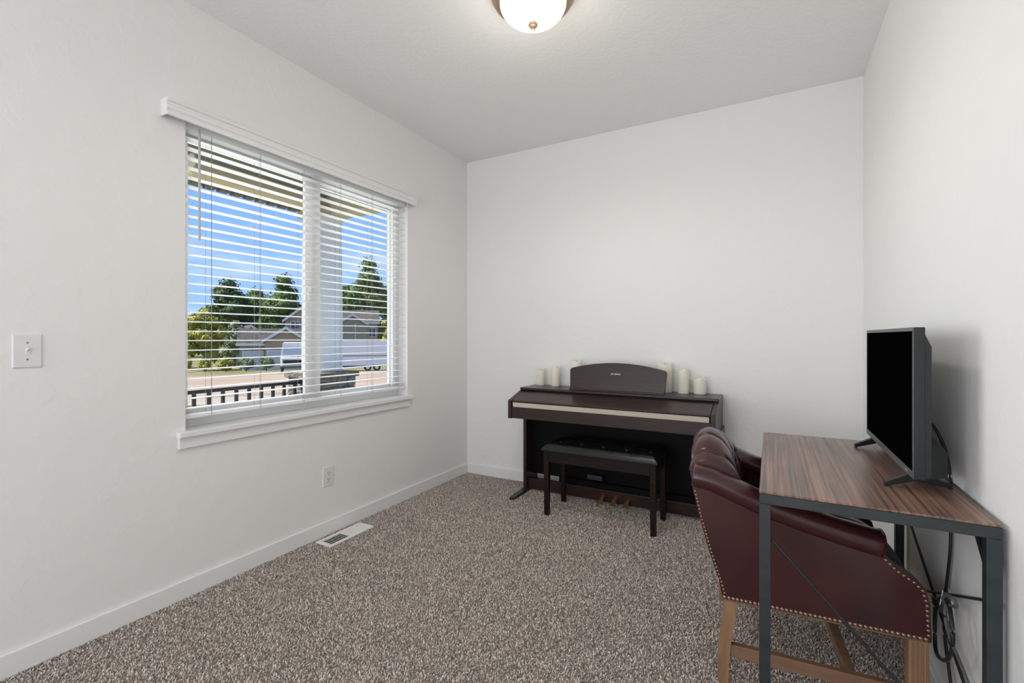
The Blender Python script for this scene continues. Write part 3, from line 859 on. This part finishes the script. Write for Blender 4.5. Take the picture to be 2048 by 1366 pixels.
letters('YAMAHA', 0.0122, M['gold_print'], 'logo_lettering', mr, lp, (math.pi / 2 - lean, 0, 0))
eg = G()
ec = Vector(restpt(1.3845, .941)) + Vector((0, -.0012, 0))
ring = [tuple(ec + Vector((.0058 * math.cos(a), .16 * .0058 * math.sin(a), .0058 * math.sin(a)))) for a in [2 * math.pi * k / 24 for k in range(25)]]
eg.tube(ring, 0.0010, 5, cap=False)
for k in range(3):
    a = math.pi / 2 + k * 2 * math.pi / 3
    eg.tube([tuple(ec), tuple(ec + Vector((.0058 * math.cos(a), .16 * .0058 * math.sin(a), .0058 * math.sin(a))))], 0.0008, 4)
eg.build('logo_emblem', M['gold_print'], mr)

# ------------------------------------------------------------------ candles on the piano
def candle(x, y, r, h, label, seed):
    rr = random.Random(seed)
    t = thing('pillar_candle', (x, y, PZ), label, 'candle', 'ivory pillar candles on the piano')
    g = G()
    ph = rr.uniform(0, 6.28)
    seg = 28
    prof = [(0.0, 0.0), (r * .97, 0.0), (r, .004), (r, h * .5), (r * .995, h - .004), (r * .93, h), (r * .86, h - .002), (r * .75, h - .010), (r * .3, h - .013), (0.0, h - .013)]
    vs, fs = [], []
    for i, (q, z) in enumerate(prof):
        for k in range(seg):
            a = 2 * math.pi * k / seg
            dz = (.006 * math.sin(a * 2 + ph) + .004 * math.sin(3 * a + ph)) if i in (4, 5, 6) else 0
            vs.append((q * math.cos(a), q * math.sin(a), z + dz))
    for i in range(len(prof) - 1):
        for k in range(seg):
            k2 = (k + 1) % seg
            fs.append((i * seg + k, i * seg + k2, (i + 1) * seg + k2, (i + 1) * seg + k))
    g.add(vs, fs, True).build('wax_body', M['wax'], t, local=True)
    G().tube([(0, 0, h - .014), (.0005, 0, h - .006), (.001, 0, h - .001)], .0012, 6).build('wick', M['wick'], t, local=True)
candle(0.760, 3.335, .034, .128, 'slender ivory pillar candle at the far left of the piano top', 1)
candle(0.895, 3.325, .035, .152, 'tall narrow ivory candle, second from the left on the piano', 2)
candle(1.065, 3.325, .043, .205, 'tall wide ivory candle half hidden behind the left of the music rest', 3)
candle(1.712, 3.340, .050, .200, 'widest cream candle behind the right end of the music rest', 4)
candle(1.838, 3.315, .037, .158, 'ivory candle with wavy rim, second from the right on the piano', 5)
candle(1.940, 3.335, .040, .104, 'short squat ivory candle at the far right of the piano top', 6)

# ================================================================== piano bench
bn = thing('piano_bench', (1.388, 3.0, 0), 'black piano bench with tufted vinyl seat tucked under the piano', 'bench')
BX0, BX1, BY0, BY1 = 1.020, 1.757, 2.836, 3.162
for (x, y) in ((BX0, BY0), (BX1 - .037, BY0), (BX0, BY1 - .037), (BX1 - .037, BY1 - .037)):
    sx = .004 if x < 1.4 else -.004
    G().hexa([(x + .003, y + .003, 0), (x + .034, y + .003, 0), (x + .034, y + .034, 0), (x + .003, y + .034, 0)],
             [(x, y, .437), (x + .037, y, .437), (x + .037, y + .037, .437), (x, y + .037, .437)]).build('leg', M['black_wood'], bn, 0.003)
G().box(BX0 + .037, BX1 - .037, BY0 + .004, BY0 + .022, .365, .437).build('apron', M['black_wood'], bn, 0.002)
G().box(BX0 + .037, BX1 - .037, BY1 - .022, BY1 - .004, .365, .437).build('apron', M['black_wood'], bn, 0.002)
for a in (BX0 + .004, BX1 - .022):
    G().box(a, a + .018, BY0 + .037, BY1 - .037, .365, .437).build('apron', M['black_wood'], bn, 0.002)
bx0, bx1, by0, by1 = BX0 - .012, BX1 + .012, BY0 - .012, BY1 + .012
buttons = [(bx0 + (bx1 - bx0) * (k + 0.5 + (0.5 if r_ else 0)) / 5, by0 + (by1 - by0) * (.38 if r_ == 0 else .70)) for r_ in (0, 1) for k in range(5 - r_)]
pitch = (bx1 - bx0) / 5
def cushion(u, v):
    # v runs round: underside edge, up over the top
    x = bx0 + (bx1 - bx0) * u
    y = by0 + (by1 - by0) * v
    ed = min(u * (bx1 - bx0), (1 - u) * (bx1 - bx0), v * (by1 - by0), (1 - v) * (by1 - by0))
    h = .036 * min(1.0, max(0.0, 1 - (1 - min(1, ed / .05)) ** 2.4))
    z = .440 + .008 + h
    if ed > .012:
        for qx, qy in buttons:
            d2 = (x - qx) ** 2 + (y - qy) ** 2
            z -= .017 * math.exp(-d2 / .0005)
            for sx, sy in ((1, 1), (1, -1), (-1, 1), (-1, -1)):   # diagonal pleats
                ex, ey = sx * pitch / 2, sy * (by1 - by0) * .32
                ln = math.hypot(ex, ey)
                al = ((x - qx) * ex + (y - qy) * ey) / ln
                if 0 < al < ln:
                    pe = abs((x - qx) * ey - (y - qy) * ex) / ln
                    z -= .006 * math.exp(-(pe / .007) ** 2) * (1 - al / ln * .6)
    return (x, y, z)
g = G().grid(cushion, 121, 61)
rim = [(bx0, by0), (bx1, by0), (bx1, by1), (bx0, by1)]
g.box(bx0, bx1, by0, by1, .4375, .449)
cu = g.build('seat_cushion', M['black_leather'], bn, 0.004)
for qx, qy in buttons:
    G().dome((qx, qy, .462), (0, 0, 1), .007, .004, 10).build('tuft_button', M['black_leather'], cu)

# ================================================================== desk
DX0, DX1, DY0, DY1, DZ = 2.325, 2.822, 1.488, 2.422, 0.765
dk = thing('writing_desk', ((DX0 + DX1) / 2, (DY0 + DY1) / 2, 0), 'walnut top writing desk with dark metal frame along the right wall', 'desk')
G().box(DX0, DX1, DY0, DY1, DZ - .006, DZ).box(DX0 + .03, DX1 - .03, DY0 + .03, DY1 - .03, DZ - .018, DZ - .006).build('tabletop', M['desk_wood'], dk, 0.0015)
T = .028
zt = DZ - .0065
G().box(DX0, DX1, DY0, DY0 + T, zt - T, zt).build('end_rail', M['gunmetal'], dk, 0.0015)
G().box(DX0, DX1, DY1 - T, DY1, zt - T, zt).build('end_rail', M['gunmetal'], dk, 0.0015)
G().box(DX0, DX0 + T, DY0 + T, DY1 - T, zt - T, zt).build('side_rail', M['gunmetal'], dk, 0.0015)
G().box(DX1 - T, DX1, DY0 + T, DY1 - T, zt - T, zt).build('side_rail', M['gunmetal'], dk, 0.0015)
for x in (DX0, DX1 - T):
    for y in (DY0, DY1 - T):
        lg = G().box(x, x + T, y, y + T, .012, zt - T).build('leg', M['gunmetal'], dk, 0.0015)
        G().lathe([(0, 0.0), (.011, 0.0), (.011, .008), (.008, .012), (0, .012)], x + T / 2, y + T / 2, 16).build('glide', M['black_metal'], lg)
for ya, yb in ((DY0 + T, 1), (DY1 - T, -1)):
    z1 = zt - T
    G().prism([(ya, z1 - .085), (ya, z1 - .060), (ya + yb * .060, z1), (ya + yb * .085, z1)], 'x', DX1 - T + .004, DX1 - .004).build('corner_brace', M['black_metal'], dk)
def rod(p, q, r=.0042):
    G().tube([p, q], r, 8).build('brace_rod', M['black_metal'], dk)
rod((DX0 + T - .002, DY0 + .014, .635), (DX1 - T + .002, DY0 + .014, .150))
rod((DX0 + T - .002, DY1 - .014, .635), (DX1 - T + .002, DY1 - .014, .150))
rod((DX1 - .014, DY0 + T - .002, .575), (DX1 - .014, DY1 - T + .002, .195))
rod((DX1 - .014, DY0 + T - .002, .195), (DX1 - .014, DY1 - T + .002, .575))

# ================================================================== television
TVX, TY0, TY1, TZ0, TZ1 = 2.700, 1.664, 2.372, .806, 1.227
tv = thing('television', (2.73, 2.02, DZ), 'thin black screen television on splayed feet, standing on the desk', 'television')
G().box(TVX, TVX + .024, TY0, TY1, TZ0, TZ1).build('panel_shell', M['tv_shell'], tv, 0.002)
b = .011
G().box(TVX - .003, TVX, TY0, TY1, TZ1 - b, TZ1).box(TVX - .003, TVX, TY0, TY0 + .006, TZ0 + .020, TZ1 - b).box(TVX - .003, TVX, TY1 - .006, TY1, TZ0 + .020, TZ1 - b) \
   .box(TVX - .003, TVX, TY0, TY1, TZ0, TZ0 + .020).build('bezel', M['tv_bezel'], tv, 0.0008)
G().box(TVX - .0012, TVX, TY0 + .006, TY1 - .006, TZ0 + .020, TZ1 - b).build('screen', M['screen'], tv)
G().box(TVX - .0036, TVX - .003, TY0 + .055, TY0 + .085, TZ0 + .008, TZ0 + .013).build('badge', M['chrome'], tv)
G().prism([(TVX + .024, TZ1 - .02), (TVX + .038, TZ1 - .055), (TVX + .038, TZ0 + .01), (TVX + .024, TZ0 + .005)], 'y', TY0 + .004, TY1 - .004).build('back_shell', M['tv_shell'], tv, 0.002)
# connector housing low on the back: faceted
g = G()
xa, xb = TVX + .026, TVX + .082
y0, y1 = TY0 + .035, TY1 - .06
g.hexa([(xa, y0 - .02, TZ0 - .002), (xb, y0 + .012, TZ0 + .004), (xb, y1 - .012, TZ0 + .004), (xa, y1 + .02, TZ0 - .002)],
       [(xa, y0 - .02, TZ0 + .050), (xb, y0 + .012, TZ0 + .072), (xb, y1 - .012, TZ0 + .072), (xa, y1 + .02, TZ0 + .050)])
g.hexa([(xa, y0 - .02, TZ0 + .0502), (xb, y0 + .012, TZ0 + .0722), (xb, y1 - .012, TZ0 + .0722), (xa, y1 + .02, TZ0 + .0502)],
       [(xa, y0 + .04, TZ0 + .120), (xb - .012, y0 + .05, TZ0 + .098), (xb - .012, y1 - .05, TZ0 + .098), (xa, y1 - .04, TZ0 + .120)])
g.build('connector_housing', M['tv_shell'], tv)
for yc in (1.745, 2.290):
    g = G()
    for sx, tip, dy in ((-1, -.074, -.030), (1, .092, .030)):
        x0_ = TVX + .016
        a0, a1 = (x0_, yc), (x0_ + tip, yc + dy)
        n_ = Vector((-(a1[1] - a0[1]), a1[0] - a0[0], 0)).normalized()
        def pt(t, wv, z):
            return (a0[0] + (a1[0] - a0[0]) * t + n_.x * wv, a0[1] + (a1[1] - a0[1]) * t + n_.y * wv, z)
        g.hexa([pt(-.08, -.010, DZ + .022), pt(.93, -.006, DZ + .002), pt(.93, .006, DZ + .002), pt(-.08, .010, DZ + .022)],
               [pt(-.08, -.010, DZ + .048), pt(1.0, -.006, DZ + .013), pt(1.0, .006, DZ + .013), pt(-.08, .010, DZ + .048)])
        g.hexa([pt(.90, -.005, DZ), pt(.99, -.005, DZ), pt(.99, .005, DZ), pt(.90, .005, DZ)], [pt(.90, -.005, DZ + .004), pt(.99, -.005, DZ + .004), pt(.99, .005, DZ + .004), pt(.90, .005, DZ + .004)])
    g.build('foot', M['tv_shell'], tv, 0.0015)

# ------------------------------------------------------------------ cables behind the desk
cx = DX1 + .006
pc_ = [(2.742, 2.03, 1.0), (2.775, 1.985, .955), (2.805, 1.93, .915), (2.826, 1.90, .84), (2.828, 1.87, .75), (2.826, 1.86, .66), (2.824, 1.858, .56), (2.823, 1.885, .45),
       (2.822, 1.905, .36), (2.822, 1.90, .28), (2.818, 1.84, .20), (2.812, 1.76, .10), (2.805, 1.70, .014), (2.78, 1.68, .008)]
tag(G().tube(spline(pc_, 8), .0042, 8).build('power_cord', M['cable']), 'black power cord hanging from the television behind the desk', 'cord')
bd = thing('cable_bundle', (2.80, 1.80, .24), 'looped and tied black and grey cables hanging on the desk brace rod', 'cord')
lp_ = [(2.800, 1.86, .405), (2.794, 1.80, .44), (2.788, 1.73, .455), (2.784, 1.69, .43), (2.783, 1.675, .375), (2.784, 1.71, .315), (2.786, 1.77, .272), (2.790, 1.84, .248), (2.796, 1.885, .255), (2.800, 1.905, .30), (2.800, 1.90, .36)]
G().tube(spline(lp_, 7), .0052, 8).build('black_loop', M['cable'], bd)
gl = [(2.792, 1.79, .425), (2.784, 1.76, .455), (2.782, 1.72, .482), (2.786, 1.69, .488), (2.794, 1.69, .468), (2.784, 1.735, .445), (2.783, 1.735, .405), (2.784, 1.70, .372), (2.786, 1.65, .355), (2.79, 1.59, .325), (2.795, 1.545, .29)]
G().tube(spline(gl, 7), .0042, 8).build('grey_cable', M['cable_grey'], bd)
g = G()
for k in range(3):
    g.tube([(2.796, 1.825, .412 - k * .009), (2.790, 1.865, .404 - k * .009), (2.796, 1.905, .392 - k * .009)], .0042, 6)
g.build('tied_strands', M['cable'], bd)
G().box(2.784, 2.800, 1.800, 1.826, .392, .416).build('plug', M['cable'], bd, 0.003)
G().tube([(2.784, 1.79, .42), (2.782, 1.77, .445), (2.782, 1.755, .478)], .0012, 5).build('twist_tie', M['plate'], bd)

# ================================================================== leather armchair (local frame: x forward, y to the far side)
ROT = math.radians(4.5)
ch = thing('leather_armchair', (2.186, 2.053, 0), 'burgundy leather tufted armchair with nailhead trim pushed in at the desk', 'chair', rotz=ROT)
W = .300
side = [(0.000, .300), (-.012, .360), (-.043, .455), (-.075, .570), (-.098, .670), (-.095, .700), (.12, .625), (.33, .575), (.430, .545),
        (.445, .535), (.475, .505), (.520, .478), (.545, .455), (.557, .410), (.560, .316), (.560, .300)]
def arm_top(u):
    return lerp_table([(-.10, .742), (-.04, .735), (.02, .712), (.12, .672), (.22, .643), (.33, .617), (.44, .596)], u)
for s in (-1, 1):
    va, vb = (-W, -W + .055) if s < 0 else (W - .055, W)
    G().prism(side, 'y', va, vb).build('side_panel', M['leather'], ch, 0.008, 3, local=True)
    us = [-.098 + (.446 + .098) * k / 26 for k in range(27)]
    vc = s * (W - .032)
    pth = []
    for u in us:
        pth.append((u, vc, arm_top(u) - .036))
    def roll(a, b, pth=pth):
        i = int(round(a * 26))
        p = Vector(pth[i])
        q = Vector(pth[min(i + 1, 26)]) - Vector(pth[max(i - 1, 0)])
        t = q.normalized()
        nrm = Vector((-t.z, 0, t.x))
        th = 2 * math.pi * b
        k = 1.0
        ex = math.copysign(abs(math.cos(th)) ** .8, math.cos(th))
        ez = math.copysign(abs(math.sin(th)) ** .8, math.sin(th))
        return tuple(p + Vector((0, 1, 0)) * .052 * ex * k + nrm * .038 * ez * k)
    g = G().grid(roll, 27, 20, closed_v=True)
    n0 = len(g.v)
    g.add(g.v[:20], [tuple(range(20))])
    g.add(g.v[26 * 20:27 * 20], [tuple(range(20))])
    ar = g.build('arm_roll', M['leather'], ch, local=True, weld=True, bevel=0.006, seg=3)
    # piping round the front face of the roll
    fr = [roll(1.0, k / 20) for k in range(21)]
    G().tube(fr, .0022, 5, cap=False).build('piping', M['leather'], ar, local=True)

# back: closed section swept across the chair, tufted inside, rolled over the top
sec = [(.110, .330), (.105, .430), (.085, .530), (.062, .620), (.040, .700), (.020, .765), (-.010, .806), (-.048, .824), (-.084, .812),
       (-.106, .784), (-.108, .752), (-.103, .725), (-.094, .670), (-.072, .570), (-.040, .455), (-.010, .360), (.002, .300), (.05, .300)]
secs = spline([(a, 0, b_) for a, b_ in sec], 5)
pleats = [-.195, -.065, .065, .195]
tufts = [(v, .735) for v in pleats] + [(v, .640) for v in (-.13, 0, .13)] + [(v, .550) for v in pleats]
def backpt(i, j, NV=97):
    v = -.250 + .500 * i
    p = secs[min(len(secs) - 1, int(round(j * (len(secs) - 1))))]
    x, z = p[0], p[2]
    q = v / .262
    lift = 1 - .36 * abs(q) ** 2.0
    if z > .60: z = .60 + (z - .60) * lift
    wrap = .030 * q * q if x > -.02 else .0
    x += wrap
    # pleats over the crest and inner face
    inner = j < .56
    if inner and p[2] > .52:
        ct = max(0.0, min(1.0, (p[2] - .56) / .1)) if x > -.03 else 1.0
        d = 0
        for pv in pleats:
            d += .013 * math.exp(-((v - pv) / .0065) ** 2)
        bulge = .005 * abs(math.cos(math.pi * (v - .065) / .13 + math.pi / 2)) if p[2] > .66 else 0
        if p[2] > .735 or x < -.02:
            nx, nz = x - (-.035), p[2] - .70
            ln = math.hypot(nx, nz) or 1
            x -= (d - bulge) * nx / ln
            z -= (d - bulge) * nz / ln
        else:
            dd = 0
            for tv_, tz in tufts:
                dd += .024 * math.exp(-((v - tv_) ** 2 + (p[2] - tz) ** 2) / .0006)
                for tv2, tz2 in tufts:
                    if tz2 < tz and abs(tv2 - tv_) < .1 and tz - tz2 < .12:
                        ex, ez = tv2 - tv_, tz2 - tz
                        ln = math.hypot(ex, ez)
                        al = ((v - tv_) * ex + (p[2] - tz) * ez) / ln
                        if 0 < al < ln:
                            pe = abs((v - tv_) * ez - (p[2] - tz) * ex) / ln
                            dd += .010 * math.exp(-(pe / .008) ** 2)
            x -= min(dd, .03)
    return (x, v, z)
g = G().grid(backpt, 97, len(secs), smooth=True)
N = len(secs)
g.add(g.v[:N], [tuple(range(N))])
g.add(g.v[96 * N:97 * N], [tuple(range(N))])
bk = g.build('backrest', M['leather'], ch, local=True, weld=True)
for v, z in tufts:
    x = lerp_table([(.53, .085), (.62, .062), (.70, .040), (.765, .012)], z) + .030 * (v / .262) ** 2 - .022
    G().dome((x, v, .60 + (z - .60) * (1 - .30 * abs(v / .262) ** 2.2)), (1, 0, .3), .009, .006, 10).build('tuft_button', M['leather'], bk, local=True)

def seatpt(u, v):
    x = .085 + (.500 - .05 * (2 * v - 1) ** 2) * u
    y = -.243 + .486 * v
    a = max(0, 1 - abs(2 * v - 1) ** 4)
    f = max(0, 1 - max(0, (u - .55) / .45) ** 2.6)
    z = .345 + .185 * a ** .5 * f ** .6
    z -= .007 * math.exp(-(math.sin(math.pi * v * 9) / .16) ** 2) * a
    return (x, y, z)
G().grid(seatpt, 61, 145).box(.085, .553, -.243, .243, .31, .378).build('seat', M['seat_leather'], ch, local=True)
G().box(.545, .560, -.245, .245, .300, .40).build('front_rail', M['leather'], ch, 0.004, local=True)

# nailhead trim
g = G()
def nails(pts, nrm, step=.0125, r=.0056):
    P = [Vector(p) for p in pts]
    acc = 0.0
    for a, b_ in zip(P, P[1:]):
        ln = (b_ - a).length
        while acc <= ln:
            g.dome(a + (b_ - a) * (acc / ln), nrm, r, r * .7, 6)
            acc += step
        acc -= ln
for s in (-1, 1):
    v = s * (W + .0005)
    nails([(.006, v, .306), (.554, v, .306)], (0, s, 0), .0132, .0066)
    nails([(.452, v, .522), (.478, v, .495), (.520, v, .468), (.540, v, .448), (.550, v, .408), (.553, v, .318)], (0, s, 0), .0145, .005)
    nails([(.005, v, .320), (-.006, v, .360), (-.037, v, .455), (-.069, v, .570), (-.090, v, .660)], (-.6, s, 0), .0125, .0042)
nails([(-.001, -.28, .312), (-.001, .28, .312)], (-1, 0, 0), .0145, .005)
tag(g.build('nailhead_trim', M['nail'], ch, local=True), 'row of antique brass nailheads', kind='stuff')
for s in (-1, 1):
    G().box(-.001, .559, min(s * W, s * (W - .02)), max(s * W, s * (W - .02)), .294, .302).build('welt', M['nail'], ch, 0.002, local=True)
# legs
for s in (-1, 1):
    # rear sabre leg
    va, vb = sorted((s * (W - .004), s * (W - .044)))
    G().prism([(.004, .296), (.046, .296), (.044, .255), (.034, .205), (.026, .15), (.019, .08), (.018, .0), (-.016, .0), (-.017, .08), (-.012, .15), (-.005, .21), (.002, .26)], 'y', va, vb).build('leg', M['oak'], ch, 0.003, local=True)
    # front leg with fluted face
    fl = G().box(.508, .556, va, vb, 0, .296).build('leg', M['oak'], ch, 0.003, local=True)
    vo = s * (W - .004)
    for k in range(4):
        xx = .514 + k * .0115
        G().box(xx, xx + .006, min(vo, vo + s * .0022), max(vo, vo + s * .0022), .004, .288).build('flute', M['oak_dark'], fl, 0.001, local=True)
    vm = s * (W - .024)
    G().box(.020, .510, vm - .012, vm + .012, .098, .140).build('side_stretcher', M['oak_dark'], ch, 0.003, local=True)
G().box(.355, .385, -.264, .264, .100, .138).build('cross_stretcher', M['oak_dark'], ch, 0.003, local=True)

# ================================================================== carpet pile
def carpet():
    rng = np.random.default_rng(11)
    sp = 0.0053
    xs = np.arange(0.016, RX - 0.016, sp)
    ys = np.arange(0.15, RY - 0.016, sp)
    X, Y = np.meshgrid(xs, ys)
    X = X.ravel() + rng.uniform(-.5, .5, X.size) * sp
    Y = Y.ravel() + rng.uniform(-.5, .5, Y.size) * sp
    yaw = math.radians(29.044)
    dep = -math.sin(yaw) * (X - 2.353) + math.cos(yaw) * Y
    keep = (dep > 1.25) & ~((X > RGX0 - .002) & (X < RGX1 + .002) & (Y > RGY0 - .002) & (Y < RGY1 + .002))
    X, Y = X[keep], Y[keep]
    n = X.size
    h = rng.uniform(.005, .0095, n)
    a = rng.uniform(0, 2 * np.pi, n)           # lean direction
    tw = a + rng.uniform(.6, 2.5, n)           # blade facing
    w_ = rng.uniform(.0012, .0021, n)
    ln = rng.uniform(.002, .0065, n)
    V = np.zeros((n, 6, 3), np.float32)
    for k, (f, wk, hk) in enumerate(((0.0, 1.0, 0.0), (0.45, 1.25, 0.72), (1.25, 0.75, 1.0))):
        px = X + np.cos(a) * ln * f
        py = Y + np.sin(a) * ln * f
        ang = tw + f * 1.1
        V[:, 2 * k, 0] = px - np.cos(ang) * w_ * wk
        V[:, 2 * k, 1] = py - np.sin(ang) * w_ * wk
        V[:, 2 * k + 1, 0] = px + np.cos(ang) * w_ * wk
        V[:, 2 * k + 1, 1] = py + np.sin(ang) * w_ * wk
        V[:, 2 * k, 2] = h * hk + .0005
        V[:, 2 * k + 1, 2] = h * hk + .0005
    base = (np.arange(n) * 6)[:, None]
    F = np.concatenate([base + np.array([0, 1, 3, 2]), base + np.array([2, 3, 5, 4])], 1).reshape(-1).astype(np.int32)
    me = bpy.data.meshes.new('carpet_pile')
    me.vertices.add(n * 6)
    me.vertices.foreach_set('co', V.reshape(-1))
    me.loops.add(F.size)
    me.loops.foreach_set('vertex_index', F)
    me.polygons.add(n * 2)
    me.polygons.foreach_set('loop_start', np.arange(0, F.size, 4, dtype=np.int32))
    me.polygons.foreach_set('use_smooth', np.ones(n * 2, dtype=bool))
    me.update(calc_edges=True)
    at = me.attributes.new('tone', 'FLOAT', 'POINT')
    at.data.foreach_set('value', np.repeat(rng.uniform(0, 1, n), 6).astype(np.float32))
    m = bpy.data.materials.new('carpet_yarn')
    m.use_nodes = True
    nt_ = m.node_tree
    b_ = nt_.nodes['Principled BSDF']
    b_.inputs['Roughness'].default_value = 0.95
    b_.inputs['Specular IOR Level'].default_value = 0.08
    an = nt_.nodes.new('ShaderNodeAttribute')
    an.attribute_name = 'tone'
    cr = nt_.nodes.new('ShaderNodeValToRGB')
    e = cr.color_ramp.elements
    e[0].position, e[0].color = 0.0, (0.30, 0.252, 0.222, 1)
    e[1].position, e[1].color = 1.0, (0.90, 0.82, 0.75, 1)
    mid = cr.color_ramp.elements.new(0.45)
    mid.color = (0.66, 0.57, 0.50, 1)
    nt_.links.new(an.outputs['Fac'], cr.inputs[0])
    nt_.links.new(cr.outputs[0], b_.inputs['Base Color'])
    me.materials.append(m)
    o = bpy.data.objects.new('carpet_pile', me)
    C.objects.link(o)
    o.parent = floor
    o.location = -Vector(floor['_o'])
    tag(o, 'brown and grey twisted carpet pile', kind='stuff')
carpet()

for o in list(bpy.data.objects):
    if '_o' in o: del o['_o']
